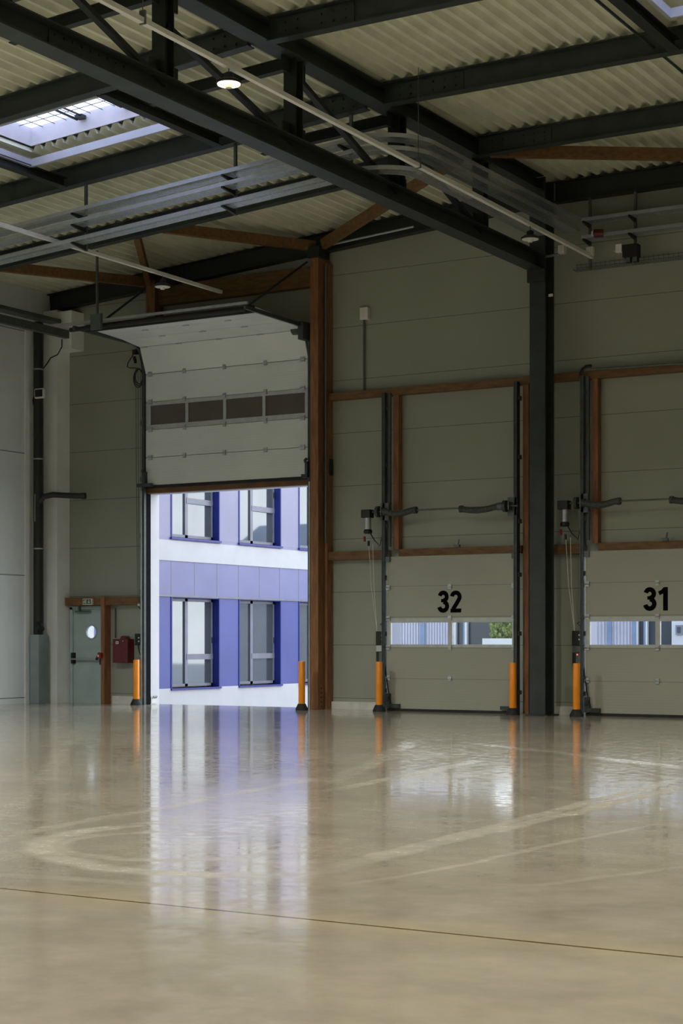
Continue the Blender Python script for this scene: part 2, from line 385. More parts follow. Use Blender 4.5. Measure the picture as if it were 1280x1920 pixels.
# base upstands
tag(MB().box(-23.25, BIG[0] - 0.08, D - 0.06, D, 0, 0.17).build('baseboard_left', M['plinth']), 'white concrete upstand below the red cabinet', 'baseboard', None, 'structure')
tag(MB().box(-17.74, -16.40, D - 0.06, D, 0, 0.15).build('baseboard_back', M['plinth']), 'white concrete upstand between timber post and the left dock door', 'baseboard', None, 'structure')
tag(MB().box(-13.25, -12.3, D - 0.06, D, 0, 0.15).build('baseboard_right', M['plinth']), 'white concrete upstand behind the steel column', 'baseboard', None, 'structure')
# ---------------- roof deck: trapezoid ribs along Y, with skylight openings
PITCH = 0.23
def snap(x): return round(x / PITCH) * PITCH
SKY = []                                    # x0, x1, y0, y1
for x0 in (-18.75, -7.86, 3.1):
    for y0 in (19.95, 10.4, 0.85):
        SKY.append((snap(x0), snap(x0 + 2.9), y0, y0 + 1.72))
def rib_poly(mb, k0, k1, y0, y1):
    for k in range(k0, k1):
        x = k * PITCH
        pr = [(x, 0), (x + 0.045, 0), (x + 0.085, 0.085), (x + 0.19, 0.085), (x + PITCH, 0)]
        for (xa, za), (xb, zb) in zip(pr[:-1], pr[1:]):
            a, b = deck_z(xa) + za, deck_z(xb) + zb
            mb.quad((xa, y0, a), (xa, y1, a), (xb, y1, b), (xb, y0, b))
def slab(mb, x0, x1, y0, y1):
    c = [x0] + ([-13.0] if x0 < -13 < x1 else []) + [x1]
    for p, q in zip(c[:-1], c[1:]):
        mb.quad((p, y0, deck_z(p) + .3), (q, y0, deck_z(q) + .3), (q, y1, deck_z(q) + .3), (p, y1, deck_z(p) + .3))
dk, sl = MB(), MB()
K0, K1 = int(round((XL - 0.4) / PITCH)), int(round((XR + 0.4) / PITCH))
rows = sorted({(s[2], s[3]) for s in SKY})
ycuts = [YF - 0.3]
for a, b in rows: ycuts += [a, b]
ycuts.append(D + WT)
for i in range(len(ycuts) - 1):
    y0, y1 = ycuts[i], ycuts[i + 1]
    opens = sorted((s[0], s[1]) for s in SKY if abs(s[2] - y0) < 1e-6) if i % 2 else []
    k = K0
    for a, b in opens:
        ka, kb = int(round(a / PITCH)), int(round(b / PITCH))
        rib_poly(dk, k, ka, y0, y1); slab(sl, k * PITCH, a, y0, y1); k = kb
    rib_poly(dk, k, K1, y0, y1); slab(sl, k * PITCH, K1 * PITCH, y0, y1)
struct('ceiling', dk, M['deck'], 'pale corrugated metal roof deck seen from below', 'ceiling')
struct('ceiling_outer_skin', sl, M['deck'])
# ---------------- skylights
def skylight(x0, x1, y0, y1, label):
    t = thing('skylight', ((x0 + x1) / 2, (y0 + y1) / 2, deck_z(x0)), label, 'skylight')
    def P(x, y, dz): return (x, y, deck_z(x) + dz)
    up = MB(); e = 0.02
    h = 0.40
    for (ax, ay, bx_, by) in ((x0, y0, x1, y0), (x1, y0, x1, y1), (x1, y1, x0, y1), (x0, y1, x0, y0)):
        cx, cy = (x0 + x1) / 2, (y0 + y1) / 2
        n = Vector((-(by - ay), bx_ - ax, 0)).normalized() * e       # inward offset for thickness
        pa, pb = Vector(P(ax, ay, 0.10)), Vector(P(bx_, by, 0.10)); qa, qb = Vector(P(ax, ay, h)), Vector(P(bx_, by, h))
        up.quad(pa, pb, qb, qa); up.quad(pa - n, pb - n, qb - n, qa - n); up.quad(qa, qb, qb - n, qa - n); up.quad(pa, pb, pb - n, pa - n)
    up.build('upstand', M['lav'], t)
    fr = MB()
    for (ax, ay, bx_, by) in ((x0 - .05, y0 - .05, x1 + .05, y0 - .05), (x1 + .05, y0 - .05, x1 + .05, y1 + .05), (x1 + .05, y1 + .05, x0 - .05, y1 + .05), (x0 - .05, y1 + .05, x0 - .05, y0 - .05)):
        fr.rect(P(ax, ay, -0.17), P(bx_, by, -0.17), 0.06, 0.13)
    fr.build('frame', M['skyframe'], t, 0.004)
    dm = MB(); n = 8                            # shallow opal dome
    for i in range(n):
        for j in range(n):
            def q(a, b):
                x, y = x0 + (x1 - x0) * a / n, y0 + (y1 - y0) * b / n
                return P(x, y, h + 0.14 * math.sin(PI * a / n) * math.sin(PI * b / n))
            dm.quad(q(i, j), q(i + 1, j), q(i + 1, j + 1), q(i, j + 1), smooth=True)
    dm.build('dome', M['opal'], t)
    nt = MB()
    for k in range(1, 12): nt.cyl(P(x0 + (x1 - x0) * k / 12, y0, h - .04), P(x0 + (x1 - x0) * k / 12, y1, h - .04), 0.006, 5)
    for k in range(1, 6): nt.cyl(P(x0, y0 + (y1 - y0) * k / 6, h - .04), P(x1, y0 + (y1 - y0) * k / 6, h - .04), 0.006, 5)
    nt.build('safety_net', M['steel_b'], t)
    for k in (0.36, 0.66):
        a = x0 + (x1 - x0) * k
        s = MB().rect(P(a, y0, h - .10), P(a, y1 - .12, h - .14), 0.025, 0.03).rect(P(a + .06, y0, h - .06), P(a + .06, y1 - .12, h - .08), 0.022, 0.025)
        s.box(a - .04, a + .10, y1 - .14, y1 - .02, deck_z(a) + h - .12, deck_z(a) + h - .06)
        s.build('opening_strut', M['steel_b'], t)
    return t
def sky_label(s):
    if s[2] > 15:
        return {0: 'bright skylight with grid and struts above the left bay, beside the truss', 1: 'skylight of which only a frame corner shows, top right of the photo'}.get([-18.75, -7.86, 3.1].index(min((-18.75, -7.86, 3.1), key=lambda v: abs(v - s[0]))), 'skylight in the same row beyond the right edge of the photo')
    r = 'second' if s[2] > 5 else 'third'
    c = min(((-18.75, 'left'), (-7.86, 'middle'), (3.1, 'right')), key=lambda v: abs(v[0] - s[0]))[1]
    return f'skylight out of view overhead, {r} row from the back wall, {c} bay'
for s in SKY: skylight(*s, sky_label(s))

# ================================================================= ROOF STEEL
# truss along Y
TX = -12.9
tr = thing('roof_truss', (TX, 28.7, 7.9), 'dark steel roof truss running from the column toward the viewer', 'truss')
MB().ibeam((TX, YF + .1, 8.265), (TX, 28.6, 8.265), 0.30, 0.29, 0.02, 0.02).build('bottom_chord', M['steel'], tr)
MB().ibeam((TX, YF + .1, 9.68), (TX, 28.6, 9.68), 0.30, 0.29, 0.02, 0.02).build('top_chord', M['steel'], tr)
for y in (11.3, 14.3, 17.3, 20.35, 23.35, 26.3):
    MB().ibeam((TX, y, 8.41), (TX, y, 9.535), 0.2, 0.2, 0.016, 0.014, (0, 1, 0)).build('vertical', M['steel_b'], tr)
for (ya, za, yb, zb) in ((17.3, 8.34, 14.35, 9.3), (20.3, 8.34, 17.35, 9.1), (23.3, 8.34, 20.5, 9.3), (26.3, 8.34, 23.4, 9.3)):
    MB().rect((TX, ya, za), (TX, yb, zb), 0.07, 0.09, (1, 0, 0)).build('diagonal', M['steel_b'], tr)
for y in (17.3, 20.35, 23.35, 26.3):
    MB().box(TX - .012, TX + .012, y - .3, y + .3, 8.40, 8.62).build('gusset_plate', M['steel_b'], tr)
    MB().box(TX - .012, TX + .012, y - .3, y + .3, 9.32, 9.54).build('gusset_plate', M['steel_b'], tr)
b = MB()
for k in range(9):
    for z in (8.20, 8.33): b.cyl((TX + .01, 15.2 + k * .16, z), (TX + .045, 15.2 + k * .16, z), 0.018, 8)
b.box(TX + .008, TX + .024, 15.1, 16.6, 8.16, 8.37)
b.build('splice_plate', M['steel'], tr)
# purlins
PY = (13.1, 16.3, 19.5, 22.7, 25.9)
wh = ('out of view near the viewer', 'cut by the top edge of the photo', 'passing the near side of the skylight', 'passing just beyond the skylight', 'nearest the back wall but one')
for y, t_ in zip(PY, wh):
    z = ZB - 0.18
    p = thing('roof_purlin', (TX, y, z), f'dark steel purlin right of the truss, {t_}', 'beam')
    MB().ibeam((TX + .16, y, z), (XR, y, z), 0.17, 0.34, 0.016, 0.012).build('beam_section', M['steel'], p)
    s = MB().box(TX + .3, TX + 1.5, y - .022, y - .008, z - .13, z + .13)
    for k in range(6):
        if k in (2,): continue
        for q in (-.06, .06): s.cyl((TX + .42 + k * .19, y - .05, z + q), (TX + .42 + k * .19, y - .02, z + q), 0.018, 8)
    s.build('splice_plate', M['steel'], p)
    p = thing('roof_purlin', (TX - 1, y, z), f'dark sloping steel purlin left of the truss, {t_}', 'beam')
    MB().ibeam((TX - .16, y, deck_z(TX - .16) - .18), (XL, y, deck_z(XL) - .18), 0.17, 0.34, 0.016, 0.012).build('beam_section', M['steel'], p)
    s = MB().box(TX - .9, TX - .2, y - .022, y - .008, z - .16, z + .10)
    for k in range(3):
        for q in (-.10, .04): s.cyl((TX - .38 - k * .19, y - .05, z + q), (TX - .38 - k * .19, y - .02, z + q), 0.016, 8)
    s.build('splice_plate', M['steel'], p)
# struts at the truss nodes
for y, t_ in ((17.3, 'nearest the viewer'), (20.35, 'beside the lit lamp'), (23.35, 'just above the cable trays')):
    tag(MB().ibeam((TX - .16, y, 9.50), (TX - 2.5, y, 9.38), 0.12, 0.17, 0.012, 0.01).build('truss_strut', M['steel_b']), f'short dark strut from the truss to the left, {t_}', 'strut', None, 'thing')
# eave beams on the back wall
tag(MB().ibeam((TX + .1, D - .16, ZB - .20), (XR, D - .16, ZB - .20), 0.2, 0.38).build('eave_beam', M['steel_b']), 'dark steel eave beam on the back wall, right of the truss', 'beam', None, 'thing')
tag(MB().ibeam((TX - .1, D - .16, deck_z(TX - .1) - .20), (XL, D - .16, deck_z(XL) - .20), 0.2, 0.38).build('eave_beam', M['steel_b']), 'dark sloping eave beam on the back wall, left of the truss', 'beam', None, 'thing')
# pale conduit below the left eave beam
def wallpt(px, py, Y): return B(px, py, Y)
tag(MB().cyl(B(606, 462, 29.02), B(775, 425, 29.02), 0.022, 8).build('conduit_pipe', M['galv']), 'pale conduit under the eave between timber post and truss', 'conduit', None, 'thing')
# skylight trimmers (along Y)
for x, t_ in ((-15.74, 'crossing the right end of the bright skylight'), (-18.95, 'under the left end of the bright skylight'), (-8.12, 'beside the corner skylight at top right')):
    z = deck_z(x) - .28
    tag(MB().ibeam((x, 19.6, z), (x, 22.6, z), 0.16, 0.16, 0.012, 0.01).build('skylight_trimmer', M['steel_b']), f'dark trimmer bar between two purlins, {t_}', 'beam', None, 'thing')
tag(MB().tube([(-8.45, 13.2, 9.62), (-8.45, 19.4, 9.62), (-8.45, 25.8, 9.62)], 0.022, 6).build('tie_rod', M['steel']), 'thin dark tie rod under the deck at top right', 'rod', None, 'thing')
# timber wind braces in the roof plane
def zt(x): return deck_z(x) - 0.26
for (xa, ya, xb, yb, lab) in ((-17.75, 29.1, -13.1, 25.98, 'from the post head up to the truss on the right'),
                             (-17.95, 29.1, -19.35, 25.98, 'from the post head toward the left bay'),
                             (-22.1, 29.0, -23.4, 25.98, 'at far left above the truck door'),
                             (-22.0, 29.0, -20.0, 25.98, 'short and steep above the truck door'),
                             (-8.0, 29.1, -12.55, 25.98, 'at the right edge of the photo')):
    tag(MB().rect((xa, ya, zt(xa)), (xb, yb, zt(xb)), 0.12, 0.20).build('timber_brace', M['timber'], None, 0.006), f'orange timber roof brace {lab}', 'brace', None, 'thing')
# steel column
col = thing('steel_column', (-12.88, 28.8, 0), 'dark grey steel column between the left dock door and the right dock door', 'column')
cw = MB().box(-13.04, -12.73, 28.62, 28.645, 0, 9.8).box(-13.04, -12.73, 29.0, 29.025, 0, 9.8).box(-12.9, -12.87, 28.64, 29.01, 0, 9.8)
cw.build('shaft', M['steel'], col)
MB().box(-13.1, -12.66, 28.56, 29.08, 0, 0.02).build('base_plate', M['steel_b'], col)
MB().box(-13.06, -12.7, 28.55, 28.62, 7.90, 8.12).build('cap_plate', M['steel_b'], col)
MB().box(*sorted((bx(1028, 28.61), bx(1036, 28.61))), 28.61, 28.618, bz(1032, 556, 28.61), bz(1032, 551, 28.61)).build('label_plate', M['white'], col)
# timber corner post
ps = thing('timber_post', (-17.86, 29.1, 0), 'tall orange timber post right of the open truck door', 'post')
MB().box(-17.96, -17.77, 28.95, D, 0, 8.98).build('shaft', M['timber_v'], ps, 0.006)
for k in range(5):
    for q in range(2): MB().cyl((-17.755, 29.06 + .13 * q, .06 + k * .09), (-17.775, 29.06 + .13 * q, .06 + k * .09), 0.013, 8).build('bolt', M['steel_b'], ps)
MB().box(-18.0, -17.72, 28.9, 29.3, 8.98, 9.2).build('head_bracket', M['steel_b'], ps)
tag(MB().tube([(-17.70, 29.12, 3.3), (-17.70, 29.12, 8.85)], 0.025, 8).build('conduit_pipe', M['galv_d']), 'slim pale conduit running up the timber post', 'conduit', None, 'thing')
tag(MB().box(-17.76, -17.70, 29.18, D, 0, 8.9).build('timber_batten', M['timber_v']), 'dark timber batten on the right side of the timber post', 'batten', None, 'thing')

# ================================================================= TIMBER RAILS ON THE BACK WALL
def rail(x0, x1, z0, z1, lab, y0=29.22, m='timber'):
    return tag(MB().box(x0, x1, y0, D, z0, z1).build('timber_rail', M[m], None, 0.005), lab, 'rail', None, 'thing')
rail(-17.70, -12.3, 6.16, 6.30, 'long timber rail on the wall above the left dock door')
rail(-12.28, -4.0, 6.16, 6.30, 'long timber rail on the wall above the right dock door')
rail(-17.70, -16.36, 2.97, 3.14, 'short timber rail between timber post and the left dock door')
rail(-16.10, -13.48, 3.0, 3.15, 'timber rail directly above the leaf of the left dock door')
rail(-13.32, -12.24, 2.97, 3.14, 'short timber rail behind the steel column')
rail(-16.10 + DK, -13.48 + DK, 3.0, 3.15, 'timber rail directly above the leaf of the right dock door')
rail(-22.1, -17.98, 8.48, 8.88, 'wide timber lintel beam high above the raised truck door')
rail(-24.46, BIG[0] - .1, 2.13, 2.31, 'timber rail above the exit door')
for x0, lab in ((-16.23, 'left timber jamb of the left dock door'), (-13.46, 'right timber jamb of the left dock door'), (-16.23 + DK, 'left timber jamb of the right dock door'), (-13.46 + DK, 'right timber jamb of the right dock door')):
    tag(MB().box(x0, x0 + 0.12, 29.24, D, 0 if lab.startswith('right') else 3.15, 6.16).build('timber_jamb', M['timber_v'], None, 0.004), f'upright {lab}', 'jamb', None, 'thing')
tag(MB().box(-22.15, -21.92, 29.1, D, 7.9, 9.0).build('timber_post', M['timber_v'], None, 0.005), 'short timber post high above the left track of the truck door', 'post', None, 'thing')
tag(MB().box(-23.43, -23.33, 29.18, D, 0, 2.32).build('timber_post', M['timber_v'], None, 0.005), 'timber post between the exit door and the red cabinet', 'post', None, 'thing')
# truck door opening lining
tag(MB().box(BIG[0], BIG[1], 29.22, D + .02, 4.50, 4.72).build('timber_lintel', M['timber']), 'brown timber lintel just below the raised truck door', 'lintel', None, 'thing')
tag(MB().box(BIG[0], BIG[1], D, D + WT, BIG[2] - .012, BIG[2]).build('trim_2', M['reveal']), 'pale flashing under the lintel of the truck door', 'trim', None, 'structure')
tag(MB().box(BIG[0], BIG[0] + .014, D, D + WT + .02, 0, BIG[2]).build('trim_3', M['reveal']), 'white left reveal of the truck door opening', 'trim', None, 'structure')
for n_, d_, t_ in ((4, D32, 'left'), (5, D31, 'right')):
    tag(MB().box(d_[0], d_[0] + .01, 29.2, D + WT + .02, 0, d_[2]).build(f'trim_{n_}', M['fpale']), f'pale left reveal sheet of the {t_} dock door opening', 'trim', None, 'structure')
# threshold anchor plate with three hooks at the reveal foot
ap = thing('anchor_plate', (BIG[0] + .03, 29.55, 0.0), 'small pale plate with three hooks at the foot of the left reveal', 'plate')
MB().box(BIG[0] + .015, BIG[0] + .03, 29.42, 29.62, 0.02, 0.16).build('plate', M['plinth'], ap)
for k in range(3):
    y = 29.46 + .06 * k
    MB().tube([(BIG[0] + .03, y, .13), (BIG[0] + .05, y, .14), (BIG[0] + .06, y, .17), (BIG[0] + .045, y + .01, .18)], 0.008, 6).build('hook', M['black'], ap)

# ================================================================= RAISED TRUCK DOOR
LX0, LX1 = -22.18, -18.12
td = thing('sectional_door', ((LX0 + LX1) / 2, 29.12, 4.6), 'large white sectional truck door raised above the opening with four dark panes', 'door')
path = [(29.14, 4.66), (29.14, 5.25), (29.14, 5.84), (29.14, 6.43), (29.14, 7.02), (28.93, 7.57), (28.36, 7.64), (27.78, 7.67), (27.22, 7.70)]
def section(mb, p, q, x0, x1, th=0.045, gap=0.012):
    a, b = Vector((0, *p)), Vector((0, *q)); d = (b - a).normalized(); n = Vector((0, d.z, -d.y))   # n towards outside
    a, b = a + d * gap * .5, b - d * gap * .5
    i = len(mb.v)
    pts = [a, b, b + n * th, a + n * th]
    for x in (x0, x1):
        for c in pts: mb.v.append((x, c.y, c.z))
    for qd in ((0, 1, 5, 4), (1, 2, 6, 5), (2, 3, 7, 6), (3, 0, 4, 7), (3, 2, 1, 0), (4, 5, 6, 7)):
        mb.f.append(tuple(i + k for k in qd)); mb.s.append(False)
    return mb
M['doorbig'] = panel_mat('truck_door_panel', (0.72, 0.77, 0.75), 4.66, 5.0, 0.4, ribs=0.055, jw=0.001)
for i in range(len(path) - 1):
    p, q = path[i], path[i + 1]
    if i == 2:
        fr = MB()
        z0, z1 = p[1], q[1]
        fr.box(LX0, LX1, 29.14, 29.185, z0 + .003, z0 + .10).box(LX0, LX1, 29.14, 29.185, z1 - .08, z1 - .003)
        xs = [LX0 + .12, LX0 + .12 + .95, LX0 + 2.03, LX0 + 3.0, LX1 - .08]
        fr.box(LX0, xs[0], 29.14, 29.185, z0 + .1, z1 - .08).box(xs[-1], LX1, 29.14, 29.185, z0 + .1, z1 - .08)
        for x in xs[1:-1]: fr.box(x - .035, x + .035, 29.135, 29.185, z0 + .1, z1 - .08)
        f = fr.build('window_section', M['alu'], td)
        for k in range(4):
            a = xs[k] + (.035 if k else 0); b_ = xs[k + 1] - (.035 if k < 3 else 0)
            tag(MB().box(a, b_, 29.155, 29.17, z0 + .1, z1 - .08).build('pane', M['dim_pane'], f), 'pane painted with the dim wall behind it')
    else:
        section(MB(), p, q, LX0, LX1).build('panel_section', M['doorbig'] if i < 5 else M['doorq'], td)
for i in range(1, len(path)):
    y, z = path[i]
    for k, fx in enumerate((0.03, 0.25, 0.5, 0.75, 0.97)):
        if i > 5 and k in (0, 4): continue
        x = LX0 + (LX1 - LX0) * fx
        e = 0.05 if k in (0, 4) else 0.035
        h = MB()
        if i <= 4: h.box(x - e, x + e, y - .03, y + .002, z - .05, z + .05); h.cyl((x - e * 1.2, y - .03, z), (x + e * 1.2, y - .03, z), 0.014, 8)
        else: h.box(x - .06, x + .06, y - .02, y + .02, z - .012, z + .002); h.cyl((x - .08, y, z - .012), (x + .08, y, z - .012), 0.009, 8)
        h.build('hinge', M['galv'], td)
MB().box(LX0, LX1, 29.13, 29.19, 4.60, 4.66).build('bottom_seal', M['rubber'], td)
MB().box(LX0, LX1, 27.14, 27.21, 7.62, 7.76).build('top_seal', M['rubber'], td)
for x, s in ((LX0, -1), (LX1, 1)):
    m = MB().box(x - .02, x + .04, 29.04, 29.14, 4.66, 4.95).tube([(x + .01, 29.02, 4.93), (x + .01, 29.0, 4.97), (x + .01, 29.05, 5.0)], 0.03, 8)
    m.box(x - .16 if s < 0 else x - .1, x + .22 if s < 0 else x + .04, 29.03, 29.10, 4.63, 4.70)
    m.build('cable_bracket', M['track'], td)
# tracks
def truck_track(x, lab):
    t = thing('door_track', (x, 29.1, 0), lab, 'track')
    pth = [(x, 29.13, 0.0), (x, 29.13, 7.15)] + [(x, 29.13 - .45 + .45 * math.cos(a), 7.19 + .45 * math.sin(a)) for a in [PI / 2 * k / 8 for k in range(1, 9)]] + [(x, 26.82, 7.66)]
    m = MB()
    for p, q in zip(pth[:-1], pth[1:]):
        d = (Vector(q) - Vector(p)).normalized()
        m.rect(Vector(p) - d * .01, Vector(q) + d * .01, 0.07, 0.05, (1, 0, 0))
    m.build('rail', M['track'], t)
    s = -1 if x < -20 else 1
    MB().box(x + s * .03, x + s * .075, 29.15, 29.4, 0, 7.3).build('angle', M['matte'], t)
    MB().box(x + s * .03 - .012, x + s * .03 + .012, 29.06, 29.11, 0, 4.55).build('edge_strip', M['galv'], t)
    k = MB()
    for z in (1.2, 2.4, 3.6, 4.8, 6.0): k.box(x + s * .03, x + s * .09, 29.10, 29.16, z - .05, z + .05)
    k.build('bracket', M['galv_d'], t)
    return t
truck_track(LX0 - .04, 'left track of the raised truck door, curving to horizontal')
truck_track(LX1 + .04, 'right track of the raised truck door beside the timber post')
# cross bar between the track ends + hangers
cb = thing('track_crossbar', ((LX0 + LX1) / 2, 26.85, 7.72), 'galvanised crossbar joining the front ends of the truck door tracks', 'bar')
MB().rect((LX0 - .35, 26.82, 7.74), (LX1 + .1, 26.82, 7.74), 0.05, 0.05).build('channel', M['galv'], cb)
MB().cyl((LX0 - .2, 26.9, 7.64), (LX1, 26.9, 7.64), 0.045, 10).build('buffer_tube', M['rubber'], cb)
ah = B(505 / 2.667, 0, 26.85).x
tag(MB().box(-21.72, -21.46, 26.72, 26.78, 7.55, 7.86).build('hanger_plate', M['galv_d']), 'pale plate hanging at the front left of the truck door tracks', 'plate', None, 'thing')
tag(MB().rect(B(182, 590, 26.75), B(182, 470, 26.75), 0.04, 0.04, (0, 1, 0)).build('hanger_rod', M['galv_d']), 'perforated upright hanger above the left truck door track', 'rod', None, 'thing')
tag(MB().rect(B(196, 600, 26.85), B(268, 545, 27.6), 0.05, 0.04).build('diagonal_stay', M['steel_b']), 'dark diagonal stay above the left truck door track', 'stay', None, 'thing')
tag(MB().rect((LX1 + .06, 26.9, 7.7), (LX1 + .12, 28.9, 8.9), 0.03, 0.03).build('diagonal_stay', M['steel_b']), 'dark diagonal stay above the right truck door track', 'stay', None, 'thing')
# bearing unit, right top of truck door
MBs = MB().box(-18.12, -18.0, 28.75, 29.2, 7.35, 7.7); MBs.cyl((-18.35, 28.95, 7.6), (-18.12, 28.95, 7.6), 0.12, 16)
tag(MBs.build('cable_drum', M['track']), 'dark cable drum unit at the right top corner of the truck door', 'drum', None, 'thing')
# pull cables, coil, socket left of truck door
def Y9(px, py): return B(px, py, 29.18)
cc = thing('cable_coil', Y9(259, 705), 'coiled black cable hanging left of the truck door curve', 'cable')
cpt = Y9(259.5, 706)
cp = MB()
for k in range(3):
    r = .135 + .018 * k
    cp.tube([(cpt.x + r * .72 * math.cos(2 * PI * j / 20), 29.2 - .015 * k, cpt.z - .02 * k + r * 1.15 * math.sin(2 * PI * j / 20)) for j in range(20)], 0.011, 6, True)
cp.build('loop', M['rubber'], cc)
MB().tube([Y9(252, 658), Y9(248, 668), Y9(240, 680), Y9(238.5, 688), Y9(244, 690), Y9(254, 690), Y9(262, 692)], 0.011, 6).build('lead', M['rubber'], cc)
MB().tube([Y9(254, 655), Y9(262, 664), Y9(266, 684), Y9(268, 704)], 0.016, 6).build('feed', M['rubber'], cc)
MB().box(*sorted((Y9(251, 0).x, Y9(258, 0).x)), 29.12, 29.2, Y9(255, 665).z, Y9(255, 656).z).build('socket', M['black'], cc)
sw = thing('hanging_switch', Y9(253, 676), 'small black pull switch hanging above the coiled cable', 'switch')
MB().box(*sorted((Y9(251, 0).x, Y9(253.5, 0).x)), 29.15, 29.2, Y9(255, 676).z, Y9(255, 668).z).box(*sorted((Y9(252.5, 0).x, Y9(255, 0).x)), 29.15, 29.2, Y9(255, 681).z, Y9(255, 673).z).build('body', M['black'], sw)
for px, px2, lab in ((254.5, 258, 'left'), (258.5, 261, 'middle'), (263, 265, 'right')):
    tag(MB().tube([Y9(px, 690), Y9(px + 1, 900), Y9(px2, 1120), Y9(px2 + 3, 1130)], 0.006, 5).build('pull_cord', M['galv_d']), f'thin pull cord hanging beside the truck door track, {lab} one of three', 'cord', None, 'thing')
# control box of the truck door
def box_px(name, px0, px1, py0, py1, m, parent=None, Y=29.3, depth=0.1, bevel=0.006):
    a, b_ = B(px0, py0, Y), B(px1, py1, Y)
    return MB().box(a.x, b_.x, Y, Y + depth, b_.z, a.z).build(name, M[m], parent, bevel)
ct = thing('control_box', B(259, 1197, 29.26), 'black control box left of the truck door, above the yellow bollard', 'box')
box_px('housing', 252.5, 268, 1188, 1210, 'black', ct, 29.26, 0.13)
for py in (1196, 1202.5): MB().cyl(B(260, py, 29.24), B(260, py, 29.27), 0.018, 10).build('button', M['white'], ct)
MB().tube([B(259, 1210, 29.3), B(261, 1222, 29.28), B(265, 1232, 29.28), B(267, 1238, 29.28), B(264, 1239, 29.28), B(263, 1232, 29.28)], 0.012, 6).build('cable', M['rubber'], ct)
dt = thing('door_sensor', B(260, 1133, 29.2), 'small pale sensor with looped lead left of the truck door track', 'sensor')
MB().cyl(B(260, 1134, 29.15), B(260, 1134, 29.22), 0.03, 12).build('head', M['white'], dt)
MB().tube([B(258, 1135, 29.2), B(263, 1142, 29.2), B(268, 1147, 29.2)], 0.008, 6).build('lead', M['rubber'], dt)

# ================================================================= DOCK DOORS 32 / 31
def stroke(pts, wd):
    """flat ribbon outline polygons of a polyline, as quads in (x, z)"""
    n = len(pts); L_, R_ = [], []
    for i, p in enumerate(pts):
        a = pts[max(i - 1, 0)]; b_ = pts[min(i + 1, n - 1)]
        dx, dy = b_[0] - a[0], b_[1] - a[1]; l = math.hypot(dx, dy) or 1
        nx, ny = -dy / l * wd / 2, dx / l * wd / 2
        L_.append((p[0] + nx, p[1] + ny)); R_.append((p[0] - nx, p[1] - ny))
    return [(L_[i], L_[i + 1], R_[i + 1], R_[i]) for i in range(n - 1)]
def digit(ch):
    q = []
    if ch == '3':
        q += stroke(arcpts(.275, .725, .180, 168, -90, 18), .20); q += stroke(arcpts(.275, .290, .200, 90, -170, 18), .20)
        q += [((.17, .47), (.30, .47), (.30, .62), (.17, .62))]
    if ch == '2':
        q += stroke(arcpts(.285, .705, .195, 172, -32, 16) + [(.31, .38), (.145, .15)], .20)
        q += [((.02, 0), (.55, 0), (.57, .18), (.02, .18)), ((.02, .0), (.24, .16), (.19, .24), (.02, .08))]
    if ch == '1':
        q += [((.24, 0), (.45, 0), (.45, 1), (.29, 1), (.24, .9))]
        q += stroke([(.33, .93), (.20, .80), (.05, .735)], .18)
    return q
def number(text, cx, z0, h, y, parent):
    m = MB(); W = h * 0.63
    for k, ch in enumerate(text):
        ox = cx + (k - len(text) / 2) * W
        for j, qd in enumerate(digit(ch)):
            qd = [(ox + a * h, z0 + b_ * h) for a, b_ in qd]
            m.prism(qd, 'y', y - .003 - .0001 * j, y)
    return tag(m.build('number', M['num'], parent), f'black painted number {text}')
